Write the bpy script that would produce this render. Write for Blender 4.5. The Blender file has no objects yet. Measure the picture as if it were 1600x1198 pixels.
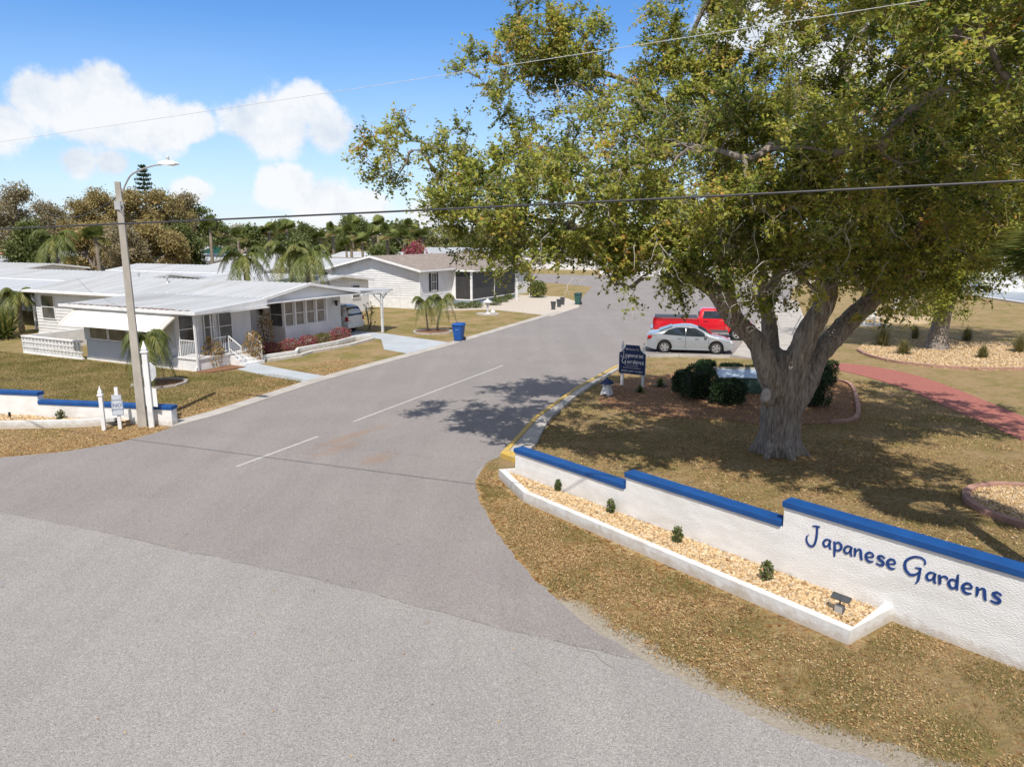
import bpy, bmesh, math, random
import numpy as np
from mathutils import Vector, Matrix, kdtree, noise as mnoise
random.seed(7); RNG = np.random.default_rng(7)
R = math.radians
scene = bpy.context.scene
# ------------------------------------------------------------------ camera
CAMH = 6.0; FPX = 1125.0; PITCH = math.atan((599 - 372) / FPX)
cam_d = bpy.data.cameras.new('camera'); cam = bpy.data.objects.new('camera', cam_d)
scene.collection.objects.link(cam); scene.camera = cam
cam.location = (0, 0, CAMH); cam.rotation_euler = (R(90) - PITCH, 0, 0)
cam_d.sensor_fit = 'HORIZONTAL'; cam_d.sensor_width = 36; cam_d.lens = 36 * FPX / 1600
cam_d.clip_start = 0.1; cam_d.clip_end = 4000
# ------------------------------------------------------------------ light
SUN_EL = 56.0
SKY_STRENGTH = 0.12
SUN_STRENGTH = 4.3
sd = bpy.data.lights.new('sun', 'SUN'); sd.energy = SUN_STRENGTH; sd.angle = R(0.53); sd.color = (1.0, .94, .85)
so = bpy.data.objects.new('sun', sd); scene.collection.objects.link(so)
ldir = Vector((0.03, 1.0 * math.cos(R(SUN_EL)), -math.sin(R(SUN_EL))))
so.rotation_euler = ldir.to_track_quat('-Z', 'Y').to_euler()
so.location = (0, -20, 40)
scene.view_settings.view_transform = 'Standard'; scene.view_settings.look = 'None'
scene.view_settings.exposure = 0.27; scene.view_settings.gamma = 1.0
scene.render.engine = 'CYCLES'
def ray(u, v):
    x = (u - 800) / FPX; y = -(v - 599) / FPX
    return Vector((x, math.cos(PITCH) + y * math.sin(PITCH), -math.sin(PITCH) + y * math.cos(PITCH)))
def G(u, v, z=0.0):
    d = ray(u, v); t = (z - CAMH) / d.z
    return (d.x * t, d.y * t)
def W(u, v, Y):
    d = ray(u, v); t = Y / d.y
    return Vector((d.x * t, Y, CAMH + d.z * t))
def ramp(N, stops):
    r = N.new('ShaderNodeValToRGB'); e = r.color_ramp.elements
    while len(e) < len(stops): e.new(.5)
    for i, (p, c) in enumerate(stops): e[i].position = p; e[i].color = (*c, 1)
    return r
world = bpy.data.worlds.new('World'); scene.world = world; world.use_nodes = True
def build_world():
    nt = world.node_tree; N = nt.nodes; Lk = nt.links; N.clear()
    out = N.new('ShaderNodeOutputWorld'); bg = N.new('ShaderNodeBackground')
    sky = N.new('ShaderNodeTexSky'); sky.sky_type = 'NISHITA'; sky.sun_disc = False
    sky.sun_elevation = R(SUN_EL); sky.sun_rotation = R(180); sky.air_density = 1.0; sky.dust_density = 0.25; sky.ozone_density = 2.2
    hsv = N.new('ShaderNodeHueSaturation'); hsv.inputs['Saturation'].default_value = 1.30; hsv.inputs['Hue'].default_value = .497
    Lk.new(sky.outputs[0], hsv.inputs['Color'])
    tc = N.new('ShaderNodeTexCoord')
    nz = N.new('ShaderNodeTexNoise'); nz.inputs['Scale'].default_value = 13; nz.inputs['Detail'].default_value = 10; nz.inputs['Roughness'].default_value = .62
    Lk.new(tc.outputs['Generated'], nz.inputs['Vector'])
    nz2 = N.new('ShaderNodeTexNoise'); nz2.inputs['Scale'].default_value = 5.0; nz2.inputs['Detail'].default_value = 4
    mp = N.new('ShaderNodeMapping'); mp.inputs['Scale'].default_value = (1, 1, 2.4); Lk.new(tc.outputs['Generated'], mp.inputs['Vector']); Lk.new(mp.outputs[0], nz2.inputs['Vector'])
    def mth(op, a, b=None):
        n = N.new('ShaderNodeMath'); n.operation = op
        for i, x in enumerate((a, b)):
            if x is None: continue
            if isinstance(x, (int, float)): n.inputs[i].default_value = x
            else: Lk.new(x, n.inputs[i])
        return n.outputs[0]
    prev = None
    blobs = [(60, 150, 62), (120, 165, 78), (160, 130, 52), (165, 185, 88), (235, 200, 70), (300, 195, 45), (390, 190, 60), (430, 195, 78), (480, 170, 52), (515, 205, 56),
             (-15, 190, 62), (120, 252, 42), (175, 255, 38), (450, 290, 52), (505, 315, 60), (570, 322, 45), (300, 300, 34), (1180, 40, 95), (1330, 120, 100), (1560, 170, 110), (690, 352, 60)]
    for (u, v, r) in blobs:
        c = ray(u, v).normalized()
        sub = N.new('ShaderNodeVectorMath'); sub.operation = 'SUBTRACT'; Lk.new(tc.outputs['Generated'], sub.inputs[0]); sub.inputs[1].default_value = c
        sc = N.new('ShaderNodeVectorMath'); sc.operation = 'MULTIPLY'; Lk.new(sub.outputs[0], sc.inputs[0]); sc.inputs[1].default_value = (1, 1, 1.35)
        ln = N.new('ShaderNodeVectorMath'); ln.operation = 'LENGTH'; Lk.new(sc.outputs[0], ln.inputs[0])
        a = mth('SUBTRACT', 1.0, mth('DIVIDE', ln.outputs['Value'], r / FPX * .94))
        prev = a if prev is None else mth('SMOOTH_MAX', prev, a)
        if prev is not a: prev.node.inputs[2].default_value = 0.06
    s = mth('ADD', prev, mth('MULTIPLY', mth('SUBTRACT', nz.outputs['Fac'], .5), 1.9))
    mr = N.new('ShaderNodeMapRange'); mr.interpolation_type = 'SMOOTHSTEP'; Lk.new(s, mr.inputs['Value'])
    mr.inputs['From Min'].default_value = .04; mr.inputs['From Max'].default_value = .46
    # thin veil, thicker towards the horizon
    sp = N.new('ShaderNodeSeparateXYZ'); Lk.new(tc.outputs['Generated'], sp.inputs[0])
    mr2 = N.new('ShaderNodeMapRange'); Lk.new(sp.outputs['Z'], mr2.inputs['Value']); mr2.inputs['From Min'].default_value = 0.0; mr2.inputs['From Max'].default_value = .26
    mr2.inputs['To Min'].default_value = .85; mr2.inputs['To Max'].default_value = 0.02
    veil = mth('MULTIPLY', mr2.outputs[0], mth('ADD', mth('MULTIPLY', nz2.outputs['Fac'], .9), .3))
    k = 1 / SKY_STRENGTH
    tint = N.new('ShaderNodeMixRGB'); tint.blend_type = 'MULTIPLY'; tint.inputs['Fac'].default_value = 1; Lk.new(hsv.outputs[0], tint.inputs['Color1']); tint.inputs['Color2'].default_value = (1.0, 1.0, 1.18, 1)
    vm = N.new('ShaderNodeMixRGB'); Lk.new(veil, vm.inputs['Fac']); Lk.new(tint.outputs[0], vm.inputs['Color1']); vm.inputs['Color2'].default_value = (.50 * k, .64 * k, .80 * k, 1)
    fac = mth('MULTIPLY', mr.outputs[0], .94)
    mx = N.new('ShaderNodeMixRGB'); Lk.new(fac, mx.inputs['Fac']); Lk.new(vm.outputs[0], mx.inputs['Color1'])
    cr = ramp(N, [(.38, (.62, .67, .74)), (.56, (.80, .81, .825))]); Lk.new(nz.outputs['Fac'], cr.inputs['Fac'])
    cs = N.new('ShaderNodeVectorMath'); cs.operation = 'SCALE'; Lk.new(cr.outputs[0], cs.inputs[0]); cs.inputs['Scale'].default_value = k; Lk.new(cs.outputs[0], mx.inputs['Color2'])
    # unseen broken cloud added overhead and behind the camera to keep the shade neutral
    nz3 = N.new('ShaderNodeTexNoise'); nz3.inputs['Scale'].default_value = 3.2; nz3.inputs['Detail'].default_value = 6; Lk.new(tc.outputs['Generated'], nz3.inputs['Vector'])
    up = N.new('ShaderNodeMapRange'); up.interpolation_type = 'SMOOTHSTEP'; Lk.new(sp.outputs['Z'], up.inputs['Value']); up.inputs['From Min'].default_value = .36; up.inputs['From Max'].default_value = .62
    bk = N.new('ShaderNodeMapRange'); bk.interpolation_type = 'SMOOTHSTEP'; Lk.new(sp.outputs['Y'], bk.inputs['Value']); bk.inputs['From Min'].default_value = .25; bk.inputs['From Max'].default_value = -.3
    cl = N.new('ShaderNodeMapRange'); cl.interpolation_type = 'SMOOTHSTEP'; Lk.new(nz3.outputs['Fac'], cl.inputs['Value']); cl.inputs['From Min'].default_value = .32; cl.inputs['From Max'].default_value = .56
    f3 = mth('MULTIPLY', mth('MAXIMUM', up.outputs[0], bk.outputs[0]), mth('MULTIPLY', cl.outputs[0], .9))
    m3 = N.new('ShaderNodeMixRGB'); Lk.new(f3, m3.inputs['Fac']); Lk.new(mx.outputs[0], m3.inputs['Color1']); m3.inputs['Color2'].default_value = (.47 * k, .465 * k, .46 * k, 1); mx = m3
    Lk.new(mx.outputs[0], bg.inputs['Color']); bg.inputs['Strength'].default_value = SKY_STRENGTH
    Lk.new(bg.outputs[0], out.inputs['Surface'])
build_world()
# ------------------------------------------------------------------ helpers
COL = scene.collection
def tag(o, label=None, cat=None, group=None, kind=None):
    if label: o['label'] = label
    if cat: o['category'] = cat
    if group: o['group'] = group
    if kind: o['kind'] = kind
    return o
def thing(name, label, cat, loc=(0, 0, 0), rz=0.0, group=None):
    o = bpy.data.objects.new(name, None); COL.objects.link(o); o.empty_display_size = .2
    o.location = loc if len(loc) == 3 else (loc[0], loc[1], 0); o.rotation_euler = (0, 0, rz)
    return tag(o, label, cat, group)
def dup(root, label=None, loc=None, rz=None, scale=None):
    r = root.copy(); COL.objects.link(r)
    if loc is not None: r.location = loc if len(loc) == 3 else (loc[0], loc[1], 0)
    if rz is not None: r.rotation_euler = (0, 0, rz)
    if scale is not None: r.scale = scale if hasattr(scale, '__len__') else (scale,) * 3
    if label: r['label'] = label
    for ch in list(root.children):
        c = ch.copy(); COL.objects.link(c); c.parent = r
        for g in list(ch.children):
            d = g.copy(); COL.objects.link(d); d.parent = c
    return r
class MB:
    def __init__(s, T=None): s.v = []; s.f = []; s.mi = []; s.T = T
    def add(s, vs, fs, mi=0):
        b = len(s.v)
        for p in vs:
            p = Vector(p)
            s.v.append(tuple(s.T @ p) if s.T is not None else tuple(p))
        for f in fs: s.f.append([b + i for i in f]); s.mi.append(mi)
        return s
    def box(s, x0, y0, z0, x1, y1, z1, mi=0):
        x0, x1 = sorted((x0, x1)); y0, y1 = sorted((y0, y1)); z0, z1 = sorted((z0, z1))
        return s.add([(x0, y0, z0), (x1, y0, z0), (x1, y1, z0), (x0, y1, z0), (x0, y0, z1), (x1, y0, z1), (x1, y1, z1), (x0, y1, z1)],
              [(0, 3, 2, 1), (4, 5, 6, 7), (0, 1, 5, 4), (1, 2, 6, 5), (2, 3, 7, 6), (3, 0, 4, 7)], mi)
    def prism(s, poly, z0, z1, mi=0):
        n = len(poly); vs = [(p[0], p[1], z0) for p in poly] + [(p[0], p[1], z1) for p in poly]
        fs = [tuple(range(n - 1, -1, -1)), tuple(range(n, 2 * n))] + [(i, (i + 1) % n, n + (i + 1) % n, n + i) for i in range(n)]
        return s.add(vs, fs, mi)
    def ext(s, poly, a0, a1, axis='y', mi=0):
        # poly of (p,q); axis y: p->x,q->z ; axis x: p->y,q->z
        n = len(poly)
        f = (lambda p, a: (p[0], a, p[1])) if axis == 'y' else (lambda p, a: (a, p[0], p[1]))
        vs = [f(p, a0) for p in poly] + [f(p, a1) for p in poly]
        fs = [tuple(range(n - 1, -1, -1)), tuple(range(n, 2 * n))] + [(i, (i + 1) % n, n + (i + 1) % n, n + i) for i in range(n)]
        return s.add(vs, fs, mi)
    def slab(s, quad, th, mi=0):
        vs = [Vector(q) for q in quad]; lo = [v - Vector((0, 0, th)) for v in vs]; n = len(vs)
        return s.add(vs + lo, [tuple(range(n)), tuple(range(2 * n - 1, n - 1, -1))] + [(i, n + i, n + (i + 1) % n, (i + 1) % n) for i in range(n)], mi)
    def quad(s, *q, mi=0): return s.add(q, [tuple(range(len(q)))], mi)
    def tube(s, pts, rad, n=8, cap=True, mi=0, jit=0.0):
        pts = [Vector(p) for p in pts]; m = len(pts)
        if not hasattr(rad, '__len__'): rad = [rad] * m
        vs = []; prev = None
        for i, p in enumerate(pts):
            t = (pts[min(i + 1, m - 1)] - pts[max(i - 1, 0)])
            if t.length < 1e-9: t = Vector((0, 0, 1))
            t.normalize()
            if prev is None:
                a = Vector((1, 0, 0)) if abs(t.x) < .8 else Vector((0, 1, 0)); u = t.cross(a).normalized()
            else:
                u = prev - t * prev.dot(t); u = u.normalized() if u.length > 1e-6 else t.orthogonal().normalized()
            prev = u; w = t.cross(u)
            for k in range(n):
                an = 2 * math.pi * k / n; r = rad[i] * (1 + (random.random() - .5) * jit)
                vs.append(p + (u * math.cos(an) + w * math.sin(an)) * r)
        fs = [(i * n + k, i * n + (k + 1) % n, (i + 1) * n + (k + 1) % n, (i + 1) * n + k) for i in range(m - 1) for k in range(n)]
        if cap: fs += [tuple(range(n - 1, -1, -1)), tuple((m - 1) * n + k for k in range(n))]
        return s.add(vs, fs, mi)
    def lathe(s, prof, n=16, c=(0, 0, 0), mi=0, sq=False, rot=0.0):
        vs = []; m = len(prof)
        for r, z in prof:
            for k in range(n):
                a = 2 * math.pi * k / n + rot
                vs.append((c[0] + r * math.cos(a), c[1] + r * math.sin(a), c[2] + z))
        fs = [(i * n + k, i * n + (k + 1) % n, (i + 1) * n + (k + 1) % n, (i + 1) * n + k) for i in range(m - 1) for k in range(n)]
        fs += [tuple(range(n - 1, -1, -1)), tuple((m - 1) * n + k for k in range(n))]
        return s.add(vs, fs, mi)
    def build(s, name, mats, parent=None, smooth=False, loc=None, rz=0.0, bevel=0.0):
        me = bpy.data.meshes.new(name); me.from_pydata(s.v, [], s.f)
        if not isinstance(mats, (list, tuple)): mats = [mats]
        for m in mats: me.materials.append(m)
        if any(s.mi): me.polygons.foreach_set('material_index', s.mi)
        me.update()
        if smooth: me.shade_smooth()
        o = bpy.data.objects.new(name, me); COL.objects.link(o)
        if parent: o.parent = parent
        if loc is not None: o.location = loc if len(loc) == 3 else (loc[0], loc[1], 0)
        o.rotation_euler = (0, 0, rz)
        if bevel:
            b = o.modifiers.new('bevel', 'BEVEL'); b.width = bevel; b.segments = 2; b.limit_method = 'ANGLE'; b.angle_limit = R(40)
        return o
def frameT(o, ux):
    ux = Vector((ux[0], ux[1], 0)).normalized(); n = Vector((ux.y, -ux.x, 0))
    M = Matrix.Identity(4); M.col[0] = (*ux, 0); M.col[1] = (*n, 0); M.col[2] = (0, 0, 1, 0); M.col[3] = (o[0], o[1], o[2] if len(o) > 2 else 0, 1)
    return M
def qmesh(name, V, F, mats, parent=None, attr=None, smooth=False, loc=None):
    V = np.asarray(V, dtype=np.float32); F = np.asarray(F, dtype=np.int32); k = F.shape[1]
    me = bpy.data.meshes.new(name); me.vertices.add(len(V)); me.vertices.foreach_set('co', V.ravel())
    me.loops.add(F.size); me.loops.foreach_set('vertex_index', F.ravel())
    me.polygons.add(len(F)); me.polygons.foreach_set('loop_start', np.arange(0, F.size, k, dtype=np.int32))
    if attr is not None:
        a = me.attributes.new('rnd', 'FLOAT', 'FACE'); a.data.foreach_set('value', np.asarray(attr, dtype=np.float32))
    me.materials.append(mats); me.update(calc_edges=True)
    if smooth: me.shade_smooth()
    o = bpy.data.objects.new(name, me); COL.objects.link(o)
    if parent: o.parent = parent
    if loc is not None: o.location = loc if len(loc) == 3 else (loc[0], loc[1], 0)
    return o
def rnd_dirs(n, zb=0.0):
    d = RNG.normal(size=(n, 3)); d[:, 2] += zb; d /= np.linalg.norm(d, axis=1)[:, None] + 1e-9
    return d
def leaves(P, size, up=.6, aspect=.55):
    n = len(P); nrm = rnd_dirs(n) + np.array([0, -.30, .85]) * up; nrm /= np.linalg.norm(nrm, axis=1)[:, None]; t = rnd_dirs(n); t -= nrm * (t * nrm).sum(1)[:, None]; t /= np.linalg.norm(t, axis=1)[:, None] + 1e-9
    b = np.cross(nrm, t); s = np.asarray(size).reshape(-1, 1) * np.ones((n, 1))
    V = np.stack([P - t * s, P + b * s * aspect + nrm * s * .15, P + t * s, P - b * s * aspect + nrm * s * .15], 1).reshape(-1, 3)
    return V, np.arange(4 * n).reshape(-1, 4)
# ------------------------------------------------------------------ materials
def newmat(name):
    m = bpy.data.materials.new(name); m.use_nodes = True; nt = m.node_tree
    return m, nt, nt.nodes, nt.links, nt.nodes['Principled BSDF']
def mat(name, c, rough=.6, c2=None, scale=4.0, detail=6, var=.12, bump=0.0, bscale=40.0, metal=0.0, spec=.5, dirt=None, dscale=1.2, world=False, stretch=None, coat=0.0):
    m, nt, N, Lk, P = newmat(name)
    P.inputs['Roughness'].default_value = rough; P.inputs['Metallic'].default_value = metal; P.inputs['Specular IOR Level'].default_value = spec
    P.inputs['Coat Weight'].default_value = coat; P.inputs['Coat Roughness'].default_value = .08
    tc = N.new('ShaderNodeNewGeometry') if world else N.new('ShaderNodeTexCoord')
    src = tc.outputs['Position'] if world else tc.outputs['Object']
    if stretch:
        mp = N.new('ShaderNodeMapping'); mp.inputs['Scale'].default_value = stretch; Lk.new(src, mp.inputs['Vector']); src = mp.outputs[0]
    nz = N.new('ShaderNodeTexNoise'); nz.inputs['Scale'].default_value = scale; nz.inputs['Detail'].default_value = detail; Lk.new(src, nz.inputs['Vector'])
    c2 = c2 or tuple(x * (1 - var * 2) for x in c); c1 = tuple(min(1, x * (1 + var * .4)) for x in c)
    r = ramp(N, [(.32, c2), (.68, c1)]); Lk.new(nz.outputs['Fac'], r.inputs['Fac']); colr = r.outputs[0]
    if dirt:
        nd = N.new('ShaderNodeTexNoise'); nd.inputs['Scale'].default_value = dscale; nd.inputs['Detail'].default_value = 8; nd.inputs['Roughness'].default_value = .65; Lk.new(src, nd.inputs['Vector'])
        rr = ramp(N, [(.5, (0, 0, 0)), (.75, (1, 1, 1))]); Lk.new(nd.outputs['Fac'], rr.inputs['Fac'])
        mx = N.new('ShaderNodeMixRGB'); Lk.new(rr.outputs[0], mx.inputs['Fac']); Lk.new(colr, mx.inputs['Color1']); mx.inputs['Color2'].default_value = (*dirt, 1); colr = mx.outputs[0]
    Lk.new(colr, P.inputs['Base Color'])
    if bump:
        nb = N.new('ShaderNodeTexNoise'); nb.inputs['Scale'].default_value = bscale; nb.inputs['Detail'].default_value = 5; Lk.new(src, nb.inputs['Vector'])
        b = N.new('ShaderNodeBump'); b.inputs['Strength'].default_value = bump; b.inputs['Distance'].default_value = .02; Lk.new(nb.outputs['Fac'], b.inputs['Height']); Lk.new(b.outputs[0], P.inputs['Normal'])
    return m
def leafmat(name, stops, rough=.5, trans=.35, spec=.35):
    m, nt, N, Lk, P = newmat(name)
    at = N.new('ShaderNodeAttribute'); at.attribute_name = 'rnd'
    r = ramp(N, stops); Lk.new(at.outputs['Fac'], r.inputs['Fac']); Lk.new(r.outputs[0], P.inputs['Base Color'])
    P.inputs['Roughness'].default_value = rough; P.inputs['Specular IOR Level'].default_value = spec
    tr = N.new('ShaderNodeBsdfTranslucent'); Lk.new(r.outputs[0], tr.inputs['Color'])
    mx = N.new('ShaderNodeMixShader'); mx.inputs[0].default_value = trans
    Lk.new(P.outputs[0], mx.inputs[1]); Lk.new(tr.outputs[0], mx.inputs[2]); Lk.new(mx.outputs[0], N['Material Output'].inputs['Surface'])
    return m
def asphalt(name, c, dark, light, patch, rust=False):
    m, nt, N, Lk, P = newmat(name)
    g = N.new('ShaderNodeNewGeometry'); P.inputs['Roughness'].default_value = .88; P.inputs['Specular IOR Level'].default_value = .25
    def nz(s, d=2, ro=.5, vec=None):
        n = N.new('ShaderNodeTexNoise'); n.inputs['Scale'].default_value = s; n.inputs['Detail'].default_value = d; n.inputs['Roughness'].default_value = ro
        Lk.new(vec or g.outputs['Position'], n.inputs['Vector']); return n.outputs['Fac']
    vo = N.new('ShaderNodeTexVoronoi'); vo.inputs['Scale'].default_value = 80; Lk.new(g.outputs['Position'], vo.inputs['Vector'])
    r1 = ramp(N, [(0.0, dark), (.35, c), (.7, c), (1.0, light)])
    sep = N.new('ShaderNodeSeparateColor'); Lk.new(vo.outputs['Color'], sep.inputs[0]); Lk.new(sep.outputs[0], r1.inputs['Fac'])
    rs = ramp(N, [(.3, (.80, .80, .80)), (.7, (1.10, 1.10, 1.10))]); Lk.new(nz(110, 3, .7), rs.inputs['Fac'])
    mx0 = N.new('ShaderNodeMixRGB'); mx0.blend_type = 'MULTIPLY'; mx0.inputs['Fac'].default_value = 1; Lk.new(r1.outputs[0], mx0.inputs['Color1']); Lk.new(rs.outputs[0], mx0.inputs['Color2'])
    r2 = ramp(N, [(.35, (.94, .94, .945)), (.65, (1.045, 1.04, 1.035))]); Lk.new(nz(.35, 6, .6), r2.inputs['Fac'])
    mx = N.new('ShaderNodeMixRGB'); mx.blend_type = 'MULTIPLY'; mx.inputs['Fac'].default_value = 1; Lk.new(mx0.outputs[0], mx.inputs['Color1']); Lk.new(r2.outputs[0], mx.inputs['Color2'])
    # long tyre-worn streaks running with the carriageway
    mp = N.new('ShaderNodeMapping'); mp.inputs['Rotation'].default_value = (0, 0, R(patch)); mp.inputs['Scale'].default_value = (1.1, .06, 1)
    Lk.new(g.outputs['Position'], mp.inputs['Vector'])
    r3 = ramp(N, [(.42, (.965, .962, .96)), (.6, (1.02, 1.02, 1.02))]); Lk.new(nz(1.0, 4, .55, mp.outputs[0]), r3.inputs['Fac'])
    mx2 = N.new('ShaderNodeMixRGB'); mx2.blend_type = 'MULTIPLY'; mx2.inputs['Fac'].default_value = 1; Lk.new(mx.outputs[0], mx2.inputs['Color1']); Lk.new(r3.outputs[0], mx2.inputs['Color2'])
    # sparse dark spots
    r4 = ramp(N, [(.70, (1, 1, 1)), (.76, (.55, .53, .5))]); Lk.new(nz(5.0, 3, .6), r4.inputs['Fac'])
    mx3 = N.new('ShaderNodeMixRGB'); mx3.blend_type = 'MULTIPLY'; mx3.inputs['Fac'].default_value = .8; Lk.new(mx2.outputs[0], mx3.inputs['Color1']); Lk.new(r4.outputs[0], mx3.inputs['Color2'])
    last = mx3.outputs[0]
    if rust:
        for (u, v), rx, ry in (((548, 682), 2.3, .35), ((588, 718), .8, .5), ((530, 700), 1.3, .4)):
            c_ = G(u, v); m4 = N.new('ShaderNodeMapping'); m4.vector_type = 'TEXTURE'; m4.inputs['Location'].default_value = (c_[0], c_[1], 0); m4.inputs['Rotation'].default_value = (0, 0, R(60)); m4.inputs['Scale'].default_value = (rx, ry, 1)
            Lk.new(g.outputs['Position'], m4.inputs['Vector']); ln = N.new('ShaderNodeVectorMath'); ln.operation = 'LENGTH'; Lk.new(m4.outputs[0], ln.inputs[0])
            ad = N.new('ShaderNodeMath'); ad.operation = 'MULTIPLY_ADD'; Lk.new(nz(1.6, 6, .7), ad.inputs[0]); ad.inputs[1].default_value = 1.6; Lk.new(ln.outputs['Value'], ad.inputs[2])
            mr = N.new('ShaderNodeMapRange'); mr.interpolation_type = 'SMOOTHSTEP'; Lk.new(ad.outputs[0], mr.inputs['Value']); mr.inputs['From Min'].default_value = 1.9; mr.inputs['From Max'].default_value = .9; mr.inputs['To Max'].default_value = .42
            mx4 = N.new('ShaderNodeMixRGB'); Lk.new(mr.outputs[0], mx4.inputs['Fac']); Lk.new(last, mx4.inputs['Color1']); mx4.inputs['Color2'].default_value = (.28, .17, .10, 1); last = mx4.outputs[0]
    Lk.new(last, P.inputs['Base Color'])
    b = N.new('ShaderNodeBump'); b.inputs['Strength'].default_value = .5; b.inputs['Distance'].default_value = .012; Lk.new(nz(60, 3, .7), b.inputs['Height']); Lk.new(b.outputs[0], P.inputs['Normal'])
    return m
def groundmat():
    m, nt, N, Lk, P = newmat('ground'); g = N.new('ShaderNodeNewGeometry'); P.inputs['Roughness'].default_value = .95; P.inputs['Specular IOR Level'].default_value = .1
    def nz(s, d=4, ro=.55):
        n = N.new('ShaderNodeTexNoise'); n.inputs['Scale'].default_value = s; n.inputs['Detail'].default_value = d; n.inputs['Roughness'].default_value = ro
        Lk.new(g.outputs['Position'], n.inputs['Vector']); return n.outputs['Fac']
    def mth(op, a, b, clamp=False):
        n = N.new('ShaderNodeMath'); n.operation = op; n.use_clamp = clamp
        for i, x in enumerate((a, b)):
            if isinstance(x, (int, float)): n.inputs[i].default_value = x
            else: Lk.new(x, n.inputs[i])
        return n.outputs[0]
    def attr(n):
        a = N.new('ShaderNodeAttribute'); a.attribute_name = n; return a.outputs['Fac']
    def mix(f, a, b):
        x = N.new('ShaderNodeMixRGB'); Lk.new(f, x.inputs['Fac']); Lk.new(a, x.inputs['Color1']); Lk.new(b, x.inputs['Color2']); return x.outputs[0]
    def ms(v, lo, hi):
        r = N.new('ShaderNodeMapRange'); r.interpolation_type = 'SMOOTHSTEP'; Lk.new(v, r.inputs['Value']); r.inputs['From Min'].default_value = lo; r.inputs['From Max'].default_value = hi; return r.outputs[0]
    green = ramp(N, [(.3, (.13, .12, .035)), (.5, (.21, .18, .06)), (.7, (.29, .24, .10))]); Lk.new(nz(26, 5, .75), green.inputs['Fac'])
    straw = ramp(N, [(.3, (.24, .165, .085)), (.7, (.42, .31, .175))]); Lk.new(nz(22, 5, .75), straw.inputs['Fac'])
    grass = mix(ms(nz(.5, 7, .72), .40, .60), green.outputs[0], straw.outputs[0])
    grass = mix(ms(mth('ADD', nz(1.6, 5, .6), attr('dry'), ), .75, 1.25), grass, straw.outputs[0])
    vo = N.new('ShaderNodeTexVoronoi'); vo.inputs['Scale'].default_value = 15; vo.inputs['Randomness'].default_value = 1; Lk.new(g.outputs['Position'], vo.inputs['Vector'])
    sep = N.new('ShaderNodeSeparateColor'); Lk.new(vo.outputs['Color'], sep.inputs[0])
    lit = ramp(N, [(0, (.16, .07, .025)), (.3, (.31, .175, .07)), (.6, (.39, .255, .11)), (.85, (.48, .36, .19)), (1, (.22, .20, .06))]); Lk.new(sep.outputs[0], lit.inputs['Fac'])
    lf = ms(mth('ADD', mth('MULTIPLY', nz(9, 5, .7), .9), mth('MULTIPLY', attr('litter'), .75)), .78, .98)
    c = mix(lf, grass, lit.outputs[0])
    mot = ramp(N, [(.33, (.72, .74, .70)), (.5, (1, 1, 1)), (.68, (1.2, 1.16, 1.12))]); Lk.new(nz(3.4, 7, .75), mot.inputs['Fac'])
    mm = N.new('ShaderNodeMixRGB'); mm.blend_type = 'MULTIPLY'; mm.inputs['Fac'].default_value = .85; Lk.new(c, mm.inputs['Color1']); Lk.new(mot.outputs[0], mm.inputs['Color2']); c = mm.outputs[0]
    sand = ramp(N, [(.3, (.36, .31, .25)), (.7, (.50, .45, .37))]); Lk.new(nz(14, 4, .6), sand.inputs['Fac'])
    c = mix(ms(mth('ADD', nz(2.2, 6, .7), attr('sand')), .92, 1.15), c, sand.outputs[0])
    Lk.new(c, P.inputs['Base Color'])
    b = N.new('ShaderNodeBump'); b.inputs['Strength'].default_value = .9; b.inputs['Distance'].default_value = .05; Lk.new(nz(28, 5, .8), b.inputs['Height']); Lk.new(b.outputs[0], P.inputs['Normal'])
    return m
M = {}
M['asphalt'] = asphalt('side_asphalt', (.265, .242, .232), (.165, .15, .142), (.37, .345, .33), 24, True)
M['asphalt_main'] = asphalt('main_asphalt', (.305, .29, .278), (.19, .18, .172), (.44, .42, .405), -40)
M['ground'] = groundmat()
M['conc'] = mat('concrete', (.45, .42, .38), .85, (.37, .34, .31), scale=1.5, bump=.15, bscale=60, world=True, dirt=(.30, .27, .23), dscale=.9)
M['conc_blue'] = mat('painted_drive', (.42, .45, .48), .75, (.37, .40, .43), scale=1.0, bump=.08, world=True)
M['shell'] = mat('crushed_shell', (.56, .50, .43), .9, (.40, .35, .29), scale=9, bump=.5, bscale=30, world=True)
M['yellow'] = mat('yellow_paint', (.62, .40, .05), .7, (.45, .31, .09), scale=9, bump=.1, world=True, dirt=(.35, .30, .2), dscale=5)
M['line'] = mat('road_line', (.48, .47, .45), .8, (.38, .36, .33), scale=12, world=True)
M['stain'] = mat('rust_stain', (.33, .24, .16), .9, (.34, .29, .25), scale=2.5, world=True)
M['stucco'] = mat('white_stucco', (.78, .775, .76), .8, (.71, .70, .68), scale=2.2, bump=.75, bscale=22, dirt=(.62, .60, .56), dscale=.7, stretch=(1, 1, 2.6))
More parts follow.
